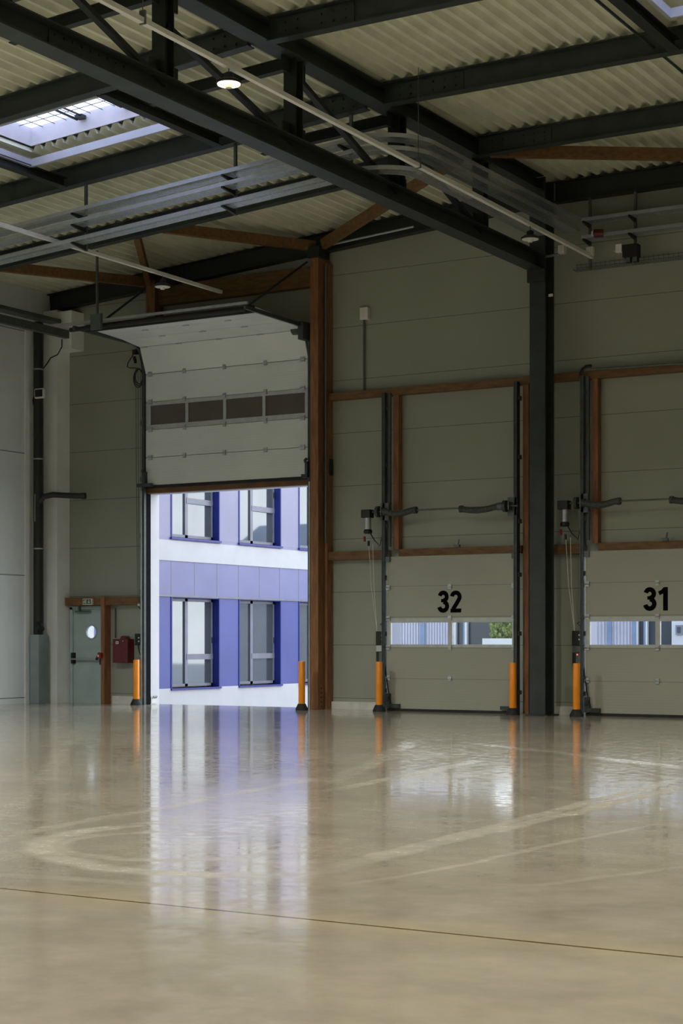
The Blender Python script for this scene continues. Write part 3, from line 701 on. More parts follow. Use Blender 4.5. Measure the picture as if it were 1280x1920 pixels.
def dock(off, text, dn):
    x0, x1 = -16.30 + off, -13.54 + off
    d = thing('dock_door', ((x0 + x1) / 2, 29.14, 0), f'closed white sectional dock door marked {text}, {"left" if off == 0 else "right"} of the dark column', 'door')
    zs = [0.05, 0.645, 1.24, 1.80, 2.40, 3.0]
    for i in range(5):
        if i == 2:
            fr = MB(); xm = (x0 + x1) / 2
            pa, pb, pc, pd = x0 + .085, xm - .045, xm + .045, x1 - .085
            z0, z1 = 1.295, 1.715
            fr.box(x0, x1, 29.12, 29.17, zs[2], z0).box(x0, x1, 29.12, 29.17, z1, zs[3])
            fr.box(x0, pa, 29.12, 29.17, z0, z1).box(pb, pc, 29.12, 29.17, z0, z1).box(pd, x1, 29.12, 29.17, z0, z1)
            f = fr.build('window_section', M['alu'], d)
            for a, b_ in ((pa, pb), (pc, pd)): MB().box(a, b_, 29.14, 29.155, z0, z1).build('pane', M['glass'], f)
        else:
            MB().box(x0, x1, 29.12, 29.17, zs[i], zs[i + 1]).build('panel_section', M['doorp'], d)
    MB().box(x0, x1, 29.11, 29.18, 0.0, 0.05).build('bottom_seal', M['rubber'], d)
    for z in (0.645, 1.24, 1.80, 2.40):
        for k, x in enumerate((x0 + .03, (x0 + x1) / 2, x1 - .03)):
            e = .05 if k != 1 else .035
            h = MB().box(x - e, x + e, 29.09, 29.122, z - .045, z + .045).cyl((x - e * 1.1, 29.09, z), (x + e * 1.1, 29.09, z), 0.014, 8)
            h.build('hinge', M['galv'], d)
    for x in (x0 + .03, x1 - .03): MB().box(x - .05, x + .05, 29.08, 29.122, 2.90, 3.0).build('top_roller', M['galv_d'], d)
    for x, s in ((x0, 1), (x1, -1)):
        b_ = MB().box(x, x + s * .09, 29.06, 29.12, .06, .34).tube([(x + s * .05, 29.04, .30), (x + s * .05, 29.02, .25), (x + s * .05, 29.05, .2)], 0.03, 8).box(x + s * .05, x + s * .30, 29.05, 29.12, .07, .14)
        b_.build('cable_bracket', M['track'], d)
    number(text, (x0 + x1) / 2 + .0, bz(847, 1148.5, 29.12), 0.42, 29.12, d)
    # tracks
    for x, s, nm in ((x0 - .03, -1, 'left'), (x1 + .03, 1, 'right')):
        t = thing('door_track', (x, 29.1, 0), f'{nm} upright track of the {dn}, rising to the timber rail', 'track')
        MB().box(x - .035, x + .01, 29.06, 29.20, 0, 6.2).build('rail', M['track'], t)
        MB().box(x + (.012 if s < 0 else -.04), x + (.075 if s < 0 else -.012), 29.16, 29.22, 3.2 if s < 0 else 3.2, 6.2).build('angle', M['galv_d'], t)
        MB().box(x - .055, x - .040, 29.05, 29.10, 0, 6.2).build('edge_strip', M['galv_d'], t)
        k = MB()
        for z in (.4, 1.5, 2.6, 3.6, 4.8, 5.9): k.box(x - .07, x + .03, 29.12, 29.24, z - .04, z + .04)
        k.build('bracket', M['galv_d'], t)
    # torsion shaft with sagging springs
    zs_ = 3.875; ys = 28.98
    sh = thing('torsion_shaft', ((x0 + x1) / 2, ys, zs_), f'spring shaft with two sagging grey springs above the {dn}', 'shaft')
    MB().cyl((x0 - .25, ys, zs_), (x1 + .1, ys, zs_), 0.016, 10).build('rod', M['galv_d'], sh)
    for a, b_ in ((x0 + .02, x0 + .70), (x1 - 1.07, x1 - .30)):
        pth = [(a + (b_ - a) * k / 10, ys, zs_ - .055 * math.sin(PI * min(1, (k / 10) * 1.15 if a < x0 + .5 else (1 - k / 10) * .0 + k / 10 * .95 + .1)) + .0) for k in range(11)]
        mm = MB().tube(pth, 0.058, 14)
        for e in (pth[0], pth[-1]): mm.cyl((e[0] - .03, ys, e[2]), (e[0] + .03, ys, e[2]), 0.068, 14)
        mm.build('spring', M['spring'], sh)
    for x in (x0 - .02, x1 - .06):
        MB().box(x - .09, x + .09, 29.06, 29.10, zs_ - .17, zs_ + .17).box(x - .01, x + .01, 28.9, 29.08, zs_ - .08, zs_ + .08).build('bearing_plate', M['galv_d'], sh)
        MB().cyl((x - .13, ys, zs_), (x - .07, ys, zs_), 0.11, 18).build('drum', M['track'], sh)
    MB().cyl((x1 - .30, ys, zs_), (x1 - .16, ys, zs_), 0.075, 14).build('coupling', M['galv_d'], sh)
    # motor
    mo = thing('door_operator', (x0 - .3, ys, zs_ - .4), f'black and silver operator motor at the left shaft end, {dn}', 'motor')
    MB().box(x0 - .46, x0 - .26, ys - .09, ys + .09, zs_ - .11, zs_ + .05).build('gearbox', M['black'], mo, 0.01)
    MB().cyl((x0 - .35, ys, zs_ - .34), (x0 - .35, ys, zs_ - .11), 0.065, 16).build('motor_body', M['galv'], mo)
    MB().lathe((x0 - .35, ys, zs_ - .42), [(.06, 0), (.085, .01), (.085, .06), (.06, .09)], 16).build('end_cap', M['black'], mo)
    MB().tube([(x0 - .30, ys, zs_ - .40), (x0 - .22, ys + .03, zs_ - .55), (x0 - .12, ys + .08, zs_ - .66), (x0 - .10, ys + .1, zs_ - .5), (x0 - .08, ys + .1, zs_ - .38)], 0.011, 6).build('power_lead', M['rubber'], mo)
    MB().box(x0 - .44, x0 - .41, ys - .02, ys + .02, zs_ - .57, zs_ - .47).build('release_handle', M['redl'], mo)
    MB().box(x0 - .35, x0 - .32, ys - .02, ys + .02, zs_ - .66, zs_ - .56).build('release_weight', M['black'], mo)
    for k in (0, 1):
        tag(MB().tube([(x0 - .33 + .09 * k, ys, zs_ - .62), (x0 - .30 + .06 * k, ys + .05, 2.4), (x0 - .20, ys + .1, 1.55)], 0.005, 5).build('pull_cord', M['white']), f'thin pale pull cord below the motor of the {dn}, {"left" if k == 0 else "right"} one', 'cord', None, 'thing')
    # control boxes
    cb = thing('control_box', (x0 - .18, 29.25, 1.4), f'upper black control box with two buttons left of the {dn}', 'box')
    MB().box(x0 - .32, x0 - .07, 29.24, D, 1.28, 1.55).build('housing', M['black'], cb, 0.006)
    for z in (1.39, 1.47): MB().cyl((x0 - .17, 29.22, z), (x0 - .17, 29.25, z), .016, 10).build('button', M['white'], cb)
    MB().tube([(x0 - .10, 29.2, 1.28), (x0 - .06, 29.18, 1.1), (x0 - .02, 29.1, .8), (x0 + .04, 29.08, .45), (x0 + .12, 29.07, .12)], 0.013, 6).build('cable', M['rubber'], cb)
    MB().tube([(x0 - .06, 29.2, 1.78), (x0 - .20, 29.2, 1.68), (x0 - .12, 29.2, 1.62), (x0 - .06, 29.2, 1.60)], 0.009, 6).build('upper_lead', M['rubber'], cb)
    c2 = thing('control_box', (x0 - .18, 29.25, 1.1), f'lower black control box with pale plate left of the {dn}', 'box')
    MB().box(x0 - .32, x0 - .09, 29.25, D, .90, 1.15).build('housing', M['black'], c2, 0.006)
    MB().box(x0 - .23, x0 - .12, 29.21, 29.26, .92, 1.14).build('keypad', M['galv_d'], c2)
    MB().box(x0 - .32, x0 - .12, 29.26, 29.38, 1.16, 1.27).build('label_plate', M['galv_d'] if text == '31' else M['galv'], c2)
    if text == '31': MB().cyl((x0 - .20, 29.20, 1.11), (x0 - .20, 29.215, 1.11), .012, 8).build('indicator', M['led'], c2)
    lk = MB().box((x0 + x1) / 2 + .05, (x0 + x1) / 2 + .17, 29.16, 29.22, 3.15, 3.20).tube([((x0 + x1) / 2 + .13, 29.2, 3.2), ((x0 + x1) / 2 + .15, 29.2, 3.30)], .012, 6)
    tag(lk.build('door_catch', M['galv_d']), f'small latch on the timber rail above the {dn}', 'latch', None, 'thing')
dock(0, '32', 'left dock door')
dock(DK, '31', 'right dock door')
# curved hose from the top of the left track of the right dock door
tag(MB().tube([B(1089, 760, 29.1), B(1089, 700, 29.1), B(1092, 692, 29.1), B(1099, 687, 29.1), B(1108, 686, 29.1)], 0.03, 8).build('cable_hose', M['rubber']), 'black hose curving off the top of the left track of the right dock door', 'hose', None, 'thing')
tag(MB().cyl(B(1108, 693, 29.15), B(1330, 678, 29.15), 0.022, 8).build('conduit_pipe', M['galv_d']), 'pale conduit along the timber rail above the right dock door', 'conduit', None, 'thing')
# ---------------- bollards
proto = thing('bollard', (0, 0, 0), '', 'bollard', 'orange guard posts in front of the doors')
MB().lathe((0, 0, 0), [(0.066, .10), (0.066, .95), (0.060, .962)], 28).build('sleeve', M['bollard'], proto)
MB().lathe((0, 0, 0), [(0.125, 0), (0.125, .03), (0.105, .07), (0.078, .125), (0.070, .13)], 28).build('base', M['rubber'], proto)
bol = [(255.5, 28.95, 'yellow-orange bollard left of the open truck door'), (565.5, 28.50, 'orange bollard right of the open truck door, by the timber post'),
       (710.5, 28.75, 'orange bollard at the left side of the left dock door'), (961, 28.70, 'orange bollard at the right side of the left dock door'), (1080.5, 28.68, 'orange bollard at the left side of the right dock door')]
for i, (px, y, lab) in enumerate(bol):
    o = proto if i == 0 else copy_tree(proto)
    o.location = (bx(px, y), y, 0); o['label'] = lab
# ---------------- small wall items
cd = thing('riser_conduit', B(682, 660, 29.35), 'upright conduit with white box on the wall between post and the left dock door', 'conduit')
MB().cyl(B(682, 738, 29.36), B(682, 597, 29.36), 0.022, 8).build('tube', M['galv_d'], cd)
box_px('junction_box', 674, 689, 577, 598, 'white', cd, 29.3, 0.1)
wbx = thing('switch_box', B(612, 876, 29.28), 'small black box on the wall beside the timber post', 'box')
box_px('housing', 606, 618.5, 861, 891, 'black', wbx, 29.26, 0.13)
box_px('cover', 609, 617, 864, 888, 'rubber', wbx, 29.245, 0.015)
tag(MB().tube([B(1008, 1172, 28.9), B(1004, 1175, 28.9), B(1002, 1179, 28.9), B(1008, 1183, 28.9)], 0.03, 8).build('cable_hook', M['black']), 'black hook on the left flank of the steel column', 'hook', None, 'thing')

# ================================================================= EXIT DOOR (left)
ed = thing('door_1', (-23.9, 29.4, 0), 'grey exit door with round porthole and push bar in the left corner', 'door', None, 'structure')
x0, x1 = EX[0] + .07, EX[1] - .04
ring = 24; pc = B(171.3, 1185, 29.38); pr = 0.14
lf = MB()                                         # leaf with a round hole
outer = []
corners = [(x1, 2.05), (x0, 2.05), (x0, 0.0), (x1, 0.0)]
def leafpt(a):
    dx, dz = math.cos(a), math.sin(a); ts = []
    for e, d_ in ((x1 - pc.x, dx), (x0 - pc.x, dx), (2.05 - pc.z, dz), (0.0 - pc.z, dz)):
        if abs(d_) > 1e-6 and e / d_ > 0: ts.append(e / d_)
    t = min(ts); return (pc.x + dx * t, pc.z + dz * t)
angs = sorted(set([2 * PI * k / 32 for k in range(32)] + [math.atan2(c[1] - pc.z, c[0] - pc.x) % (2 * PI) for c in corners]))
for a, b_ in zip(angs, angs[1:] + [angs[0] + 2 * PI]):
    ia, ib = (pc.x + pr * math.cos(a), pc.z + pr * math.sin(a)), (pc.x + pr * math.cos(b_), pc.z + pr * math.sin(b_))
    lf.prism([ia, ib, leafpt(b_), leafpt(a)], 'y', 29.38, 29.43)
lf.build('leaf', M['greendoor'], ed)
MB().box(EX[0], EX[0] + .07, 29.34, D + .1, 0, 2.10).box(EX[1] - .04, EX[1], 29.36, D + .1, 0, 2.10).box(EX[0], EX[1], 29.34, D + .1, 2.05, 2.12).build('frame', M['greendoor'], ed)
rg = MB().tube([(pc.x + (pr + .012) * math.cos(2 * PI * k / 32), 29.375, pc.z + (pr + .012) * math.sin(2 * PI * k / 32)) for k in range(32)], 0.016, 8, True)
rg.build('porthole_ring', M['greendoor'], ed)
MB().prism([(pc.x + pr * math.cos(2 * PI * k / 32), pc.z + pr * math.sin(2 * PI * k / 32)) for k in range(32)], 'y', 29.40, 29.41).build('porthole_glass', M['glass'], ed)
pbz = bz(170, 1236, 29.3)
pb = MB().cyl((x0 + .02, 29.29, pbz), (x1 - .14, 29.29, pbz), 0.02, 12).build('push_bar', M['galv'], ed)
MB().box(x0 - .005, x0 + .06, 29.29, 29.38, pbz - .10, pbz + .14).box(x1 - .09, x1 - .03, 29.29, 29.38, pbz - .12, pbz + .14).rect((x1 - .16, 29.28, pbz - .01), (x1 - .07, 29.28, pbz + .14), .04, .05, (0, 1, 0)).build('bar_bracket', M['black'], pb)
MB().box(x1 - .085, x1 - .035, 29.365, 29.38, pbz + .16, pbz + .30).build('handle_plate', M['white'], ed)
MB().box(x1 - .07, x1 - .05, 29.36, 29.366, pbz + .18, pbz + .28).build('arrow_mark', M['signg'], ed)
MB().box(x0 + .10, x0 + .50, 29.30, 29.38, 1.985, 2.02).box(x0 + .20, x0 + .24, 29.28, 29.34, 2.0, 2.17).build('closer_arm', M['galv_d'], ed)
al = thing('alarm_box', (-23.42, 29.15, pbz), 'small red alarm box on the timber post beside the exit door', 'alarm')
MB().box(-23.46, -23.37, 29.10, 29.18, pbz + .02, pbz + .14).build('housing', M['redl'], al, 0.006)
MB().box(-23.455, -23.42, 29.094, 29.10, pbz + .05, pbz + .10).build('label_plate', M['white'], al)
# exit sign
sg = thing('exit_sign', B(163, 1128, 29.15), 'green and white exit pictogram sign above the exit door', 'sign')
a, b_ = B(155, 1122.5, 29.16), B(171.5, 1134, 29.16)
MB().box(a.x, b_.x, 29.16, 29.22, b_.z, a.z).build('case', M['white'], sg)
sx, sz, sw_, sh_ = a.x, b_.z, b_.x - a.x, a.z - b_.z
MB().box(sx + sw_ * .08, sx + sw_ * .48, 29.154, 29.16, sz + sh_ * .12, sz + sh_ * .9).box(sx + sw_ * .52, sx + sw_ * .93, 29.154, 29.16, sz + sh_ * .12, sz + sh_ * .9).build('green_field', M['signg'], sg)
pm = MB()
def sp_(u, v): return (sx + sw_ * u, sz + sh_ * v)
for pts, wd in (([(.27, .66), (.25, .42)], .022), ([(.25, .42), (.33, .30), (.30, .16)], .016), ([(.25, .42), (.18, .34), (.12, .36)], .016), ([(.27, .64), (.36, .52)], .013), ([(.27, .64), (.17, .58), (.15, .48)], .013), ([(.40, .2), (.40, .8), (.46, .8)], .012)):
    for qd in stroke([sp_(*p) for p in pts], wd): pm.prism(qd, 'y', 29.150, 29.1535)
pm.prism([(sp_(.285, .76)[0] + .012 * math.cos(2 * PI * k / 10), sp_(.285, .76)[1] + .012 * math.sin(2 * PI * k / 10)) for k in range(10)], 'y', 29.150, 29.1535)
pm.build('running_figure', M['white'], sg)
MB().prism([sp_(.69, .82), sp_(.76, .82), sp_(.76, .48), sp_(.86, .48), sp_(.725, .2), sp_(.59, .48), sp_(.69, .48)], 'y', 29.150, 29.1535).build('arrow', M['white'], sg)
# red fire cabinet
fc = thing('fire_cabinet', B(225, 1218, 29.15), 'dark red fire cabinet on the wall right of the exit door', 'cabinet')
a, b_ = B(211, 1198, 29.17), B(239.5, 1243, 29.17)
MB().box(a.x, b_.x, 29.17, D, b_.z, a.z).build('case', M['red'], fc, 0.01)
MB().cyl((a.x + (b_.x - a.x) * .62, 29.2, a.z - .01), (a.x + (b_.x - a.x) * .62, 29.36, a.z - .01), 0.08, 18).build('hood', M['red'], fc)
q0, q1 = B(216.5, 1202.5, 29.16), B(221.5, 1207.5, 29.16)
MB().box(q0.x, q1.x, 29.164, 29.17, q1.z, q0.z).build('pictogram', M['white'], fc)
MB().box(q0.x + .018, q1.x - .018, 29.160, 29.165, q1.z + .018, q0.z - .018).build('pictogram_field', M['redl'], fc)
MB().cyl(B(230, 1202, 29.15), B(230, 1202, 29.18), .012, 8).build('lock', M['galv'], fc)
tag(MB().cyl(B(216, 1140, 29.36), B(216, 1196, 29.36), 0.015, 8).build('conduit_pipe', M['galv_d']), 'thin upright conduit above the red fire cabinet', 'conduit', None, 'thing')
# ================================================================= LEFT CORNER
struct('pillar_corner', MB().box(XL + .04, -24.48, 28.98, D, 0, 8.6), M['pillar'], 'white clad corner pillar left of the exit door', 'pillar')
struct('beam_bulkhead', MB().box(-24.48, -24.08, 28.98, D, 7.72, 8.55), M['pillar'], 'pale box bulkhead at the top of the corner pillar', 'beam')
dp = thing('downpipe', (-24.73, 28.66, 1.9), 'black rainwater downpipe in the left corner', 'pipe')
DXp, DYp = -24.74, 28.66
MB().cyl((DXp, DYp, 1.3), (DXp, DYp, 8.3), 0.105, 24).build('pipe', M['pipe'], dp)
for py in (693, 861, 1029):
    z = bz(72, py, DYp)
    MB().cyl((DXp, DYp, z - .015), (DXp, DYp, z + .015), 0.112, 24).build('clamp', M['galv'], dp)
MB().tube([(DXp, DYp, 1.75), (DXp + .06, DYp - .06, 1.68), (DXp + .16, DYp - .1, 1.60)], [.09, .09, .085], 16).build('cleaning_branch', M['pipe'], dp)
MB().cyl((DXp + .0, DYp - .112, 3.95), (DXp + .0, DYp - .112, 4.55), 0.008, 6).build('stay_wire', M['galv'], dp)
pz = bz(110, 930, 28.9)
brp = [(DXp, DYp - .02, pz - .35), (DXp + .05, DYp - .02, pz - .13), (DXp + .16, DYp, pz - .02), (DXp + .32, DYp + .10, pz + .02), (DXp + .6, DYp + .2, pz), (DXp + 1.02, DYp + .32, pz - .02)]
bp = thing('branch_pipe', brp[3], 'black pipe elbow running from the downpipe across the corner pillar', 'pipe')
MB().tube(brp, 0.062, 16).build('pipe', M['pipe'], bp)
MB().cyl(Vector(brp[-1]) + Vector((-.05, -.015, 0)), Vector(brp[-1]) + Vector((.02, .006, 0)), 0.072, 16).build('end_cap', M['pipe'], bp)
# galvanised pipe guard
pg = thing('pipe_guard', (DXp, 28.5, 0), 'galvanised folded guard around the foot of the black downpipe', 'guard')
gx0, gx1 = bx(57, 28.5), bx(90, 28.6)
poly = [(XL + .0, 28.56), (XL + .08, 28.46), (DXp - .02, 28.42), (DXp + .15, 28.50), (DXp + .18, 28.66), (DXp + .15, 28.8), (XL + .0, 28.8)]
MB().prism(poly, 'z', 0, bz(72, 1190, 28.5)).build('shell', M['guard'], pg, 0.004)
# wall lamp / camera box on the downpipe
wl = thing('wall_floodlight', B(73, 738, 28.5), 'small pale floodlight with dark lens fixed to the downpipe', 'lamp')
a, b_ = B(65, 729, 28.5), B(82, 746, 28.5)
MB().box(a.x, b_.x, 28.48, 28.56, b_.z, a.z).build('housing', M['white'], wl, 0.02)
MB().box(a.x + .035, b_.x - .02, 28.47, 28.485, b_.z + .03, a.z - .03).build('lens', M['black'], wl)
MB().tube([B(64, 742, 28.5), B(62, 750, 28.5), B(63, 760, 28.5)], .015, 6).build('lead', M['rubber'], wl)
# steel rail along the left wall with braces
sr = thing('steel_channel', (XL + .3, 27, 8.0), 'grey steel channel along the left wall below the roof', 'rail')
e0, e1 = Vector((-24.2, 12.0, 8.03)), Vector((-24.2, 29.0, 8.03))
MB().rect(e0, e1, 0.12, 0.17).build('channel', M['galv_d'], sr)
for y in (26.6,):
    MB().rect((-24.75, y, 8.5), (-24.25, y + .5, 8.0), .1, .06).build('brace', M['galv_d'], sr)
    MB().rect((-24.3, y - .2, 7.98), (-24.7, y + .5, 7.5), .1, .06).build('brace', M['galv_d'], sr)
tag(MB().box(-24.6, -24.3, 12.0, 28.9, 8.28, 8.36).build('cable_tray', M['galv_d']), 'dark cable tray above the steel channel on the left wall', 'tray', None, 'thing')
tag(MB().tube([B(116, 636, 28.75), B(116, 650, 28.75), B(108, 665, 28.75), B(95, 671, 28.75), B(88, 682, 28.7), B(81, 691, 28.6)], .013, 6).build('loose_cable', M['rubber']), 'thin black cable hanging between the channel and the downpipe', 'cable', None, 'thing')
# ================================================================= CABLE TRAYS
def tray(path, w_, lab, h=0.06, near=True):
    """open perforated tray along a horizontal-ish polyline: bed and two flanges"""
    t = thing('cable_tray', path[0], lab, 'tray')
    bed, fl = MB(), MB(); P_ = [Vector(p) for p in path]; n = len(P_)
    L_, R_ = [], []
    for i, p in enumerate(P_):
        d = (P_[min(i + 1, n - 1)] - P_[max(i - 1, 0)]); d.z = 0; d.normalize()
        s = Vector((d.y, -d.x, 0)) * w_ / 2
        L_.append(p - s); R_.append(p + s)
    up = Vector((0, 0, h)); e = Vector((0, 0, 0.004))
    for i in range(n - 1):
        bed.quad(L_[i], L_[i + 1], R_[i + 1], R_[i])
        for S in (L_, R_):
            d = (S[i + 1] - S[i]).normalized(); o_ = Vector((d.y, -d.x, 0)) * .004
            for q in (o_, -o_): fl.quad(S[i] + q - e, S[i + 1] + q - e, S[i + 1] + q + up, S[i] + q + up)
            fl.quad(S[i] - o_ + up, S[i + 1] - o_ + up, S[i + 1] + o_ + up, S[i] + o_ + up); fl.quad(S[i] - o_ - e, S[i + 1] - o_ - e, S[i + 1] + o_ - e, S[i] + o_ - e)
    bed.build('bed', M['perf'], t); fl.build('flange', M['galv'], t)
    return t
def tz(x, z0): return z0 + 0.072 * (min(x, -12.9) + 15.24)
yc = 22.52
def bend(z0, xr, rr, y_end, zend):
    pts = [(-25 + 0.0, yc, tz(-24.6, z0))]
    pts = [(x, yc, tz(x, z0)) for x in (-23.7, -20, -16, -13.4)]
    zz = tz(-12.9, z0)
    for k in range(0, 9):
        a = PI / 2 * k / 8
        pts.append((xr - rr + rr * math.sin(a), yc + rr - rr * math.cos(a), zz))
    pts.append((xr, y_end, zend))
    return pts
tray(bend(8.80, -12.32, 0.75, 28.9, 9.0), 0.28, 'upper galvanised cable tray crossing the left bay and bending to the wall')
tray(bend(8.61, -12.32, 0.75, 28.9, 8.80), 0.28, 'middle galvanised cable tray crossing the left bay and bending to the wall')
tray(bend(8.31, -12.32, 0.75, 27.5, 8.45), 0.28, 'lowest galvanised cable tray crossing the left bay')
for x, lab in ((-15.5, 'right of the bright skylight'), (-18.56, 'left of the first, below the skylight'), (-21.6, 'near the left edge of the photo'), (-13.35, 'behind the truss')):
    h = thing('tray_hanger', (x, 22.72, 8), f'perforated tray hanger post with three arms, {lab}', 'hanger')
    zt_, zb = deck_z(x) - .36, tz(x, 8.31) - .10
    MB().rect((x, 22.72, zb), (x, 22.72, zt_), .045, .045, (0, 1, 0)).build('post', M['galv_d'], h)
    for z0 in (8.80, 8.61, 8.31):
        z = tz(x, z0) - .035
        MB().prism([(22.72, z - .06), (22.72, z + .02), (22.34, z + .02), (22.34, z - .01)], 'x', x - .02, x + .02).build('arm', M['steel_b'], h)
tray([(-12.15, 29.05, 8.98), (-4, 29.05, 8.98)], 0.26, 'upper cable tray along the back wall above the right dock door')
tray([(-12.15, 29.05, 8.66), (-4, 29.05, 8.66)], 0.26, 'lower cable tray along the back wall above the right dock door')
for px, lab in ((1105, 'by the red sounder'), (1190, 'above the twin floodlight')):
    p = bx(px, 29.2)
    h = thing('tray_hanger', (p, 29.2, 8.2), f'tray hanger post on the back wall {lab}', 'hanger')
    MB().rect((p, 29.22, 8.15), (p, 29.22, 9.5), .045, .045, (0, 1, 0)).build('post', M['galv_d'], h)
    for z in (8.98, 8.66): MB().prism([(29.2, z - .07), (29.2, z), (28.9, z), (28.9, z - .03)], 'x', p - .02, p + .02).build('arm', M['steel_b'], h)
# wire basket tray at the wall
wb = thing('wire_basket', (-11, 29.2, 8.2), 'wire basket cable tray on the back wall beside the twin floodlight', 'tray')
wm = MB()
for z in (8.16, 8.22, 8.28): wm.cyl((-12.4, 29.3, z), (-4, 29.3, z), .006, 5)
for y in (29.15, 29.22): wm.cyl((-12.4, y, 8.16), (-4, y, 8.16), .006, 5)
for k in range(90):
    x = -12.4 + k * .093; wm.tube([(x, 29.15, 8.20), (x, 29.15, 8.16), (x, 29.3, 8.16), (x, 29.3, 8.30)], .005, 4)
wm.build('mesh', M['galv_d'], wb)
# red sounder, junction boxes, twin floodlight
so = thing('alarm_sounder', B(1118, 437, 28.9), 'dark red alarm sounder on the cable trays above the right dock door', 'sounder')
MB().cyl(B(1113, 438, 28.88), B(1113, 438, 28.88) + Vector((.16, .05, 0)), .075, 20).build('body', M['red'], so)
MB().cyl(B(1110, 438, 28.88), B(1110, 438, 28.88) + Vector((.03, 0, 0)), .05, 20).build('cap', M['white'], so)
for px, py, lab in ((1051, 467, 'beside the column head'), (1104, 470, 'at the end of the light trunking'), (1159, 465, 'left of the twin floodlight')):
    j = thing('junction_box', B(px, py, 28.85), f'small white junction box {lab}', 'box')
    a, b_ = B(px - 6, py - 7, 28.85), B(px + 6, py + 7, 28.85)
    MB().box(a.x, b_.x, 28.85, 28.97, b_.z, a.z).build('case', M['white'], j, .008)
    MB().cyl((a.x - .05, 28.91, (a.z + b_.z) / 2 - .03), (a.x, 28.91, (a.z + b_.z) / 2 - .03), .014, 8).build('gland', M['galv'], j)
tag(MB().cyl(B(1022, 481, 28.9), B(1048, 477, 28.9), .025, 8).build('conduit_pipe', M['galv']), 'short pale conduit beside the head of the steel column', 'conduit', None, 'thing')
fl = thing('twin_floodlight', B(1182, 470, 28.9), 'black emergency floodlight unit with two square heads on the back wall', 'lamp')
box_px('battery_case', 1166, 1194, 459, 479, 'black', fl, 28.85, 0.18)
for px, py, r in ((1177, 487, .15), (1190, 485.5, -.05)):
    a, b_ = B(px - 5, py - 5, 28.82), B(px + 5, py + 5, 28.82)
    h = MB().box(a.x, b_.x, 28.82, 28.9, b_.z, a.z).build('lamp_head', M['black'], fl, .01)
    MB().box(a.x + .015, b_.x - .015, 28.812, 28.822, b_.z + .015, a.z - .015).build('lens', M['galv_d'], h)
# ================================================================= LIGHT TRUNKING AND HIGH-BAY LAMPS
def trunk(p, q, lab):
    t = thing('light_trunking', p, lab, 'trunking')
    MB().rect(p, q, .065, .06).build('channel', M['white'], t)
    d = (Vector(q) - Vector(p)); n = 6
    for k in range(1, n):
        a = Vector(p) + d * k / n; c = MB()
        c.box(a.x - .04, a.x + .04, a.y - .015, a.y + .015, a.z - .04, a.z + .12); c.cyl((a.x, a.y, a.z + .1), (a.x, a.y, deck_z(a.x)), .006, 5)
        c.build('hanger_clip', M['galv_d'], t)
    return t
def lamp(x, y, z, ztop, lit, lab):
    t = thing('high_bay_lamp', (x, y, z), lab, 'lamp')
    MB().lathe((x, y, z), [(.13, 0.012), (.155, 0.0), (.158, .03), (.10, .065), (.06, .075), (.06, .13), (.03, .15)], 32).build('housing', M['black'], t)
    MB().lathe((x, y, z), [(.055, -.004), (.14, -.004), (.14, .012), (.055, .012)], 32).build('lens', M['lens_on'] if lit else M['lens_off'], t)
    MB().lathe((x, y, z), [(.02, -.05), (.04, -.045), (.05, -.004), (.05, .01)], 20).build('sensor_hub', M['white'], t)
    MB().tube([(x, y, z + .14), (x, y, z + .2), (x, y, ztop - .03)], .008, 6).build('suspension', M['galv_d'], t)
    if lit:
        ld = bpy.data.lights.new('high_bay_light', 'SPOT'); ld.energy = LAMP_W * (2.1 if x < -18 else 1.0); ld.color = (0.98, 1.0, 0.95) if x < -18 else (1.0, 0.94, 0.78)  # unseen left-bay lamps: added, stronger and cooler, to brighten the dim left side
        ld.spot_size = math.radians(154); ld.spot_blend = 0.5; ld.shadow_soft_size = 0.12
        lo = bpy.data.objects.new('high_bay_light', ld); C.objects.link(lo); lo.parent = t; lo.location = (0, 0, -.07)
    return t
LAMP_W = 950.0
ta, tb = Lx(193, 0, -11.97), B(1110, 482, 29.0)
def z1(y): return ta.z + (tb.z - ta.z) * (y - ta.y) / (tb.y - ta.y)
trunk((-11.97, YF + 1, z1(YF + 1)), (-11.97, 29.0, z1(29.0)), 'white light trunking running right of the truss up to the back wall')
trunk((-19.1, YF + 1, 8.20), (-19.1, 27.5, 8.17), 'white light trunking in the left bay above the truck door')
trunk((-4.9, YF + 1, 8.4), (-4.9, 29.0, 8.4), 'light trunking out of view in the next bay to the right')
trunk((2.2, YF + 1, 8.4), (2.2, 29.0, 8.4), 'light trunking out of view in the far right bay')
lamp(-11.97, 17.4, bz(430, 158, 17.4), z1(17.4), True, 'lit round high-bay lamp glowing warm beside the truss')
lamp(-11.97, 26.3, bz(993, 449, 26.3), z1(26.3), False, 'unlit round high-bay lamp near the column head')
lamp(-19.1, 25.6, bz(305, 538, 25.6), 8.17, False, 'unlit round high-bay lamp above the raised truck door')
for x, ys_, bay in ((-11.97, (8.5, -.4, -8), 'truss'), (-19.1, (16.7, 7.8, -1), 'left'), (-4.9, (17.4, 8.5, -.4), 'next right'), (2.2, (17.4, 8.5, -.4), 'far right')):
    for y, q in zip(ys_, ('first', 'second', 'third')):
        lamp(x, y, 8.25, 8.36, True, f'lit high-bay lamp out of view, {q} from the back wall in the {bay} bay')
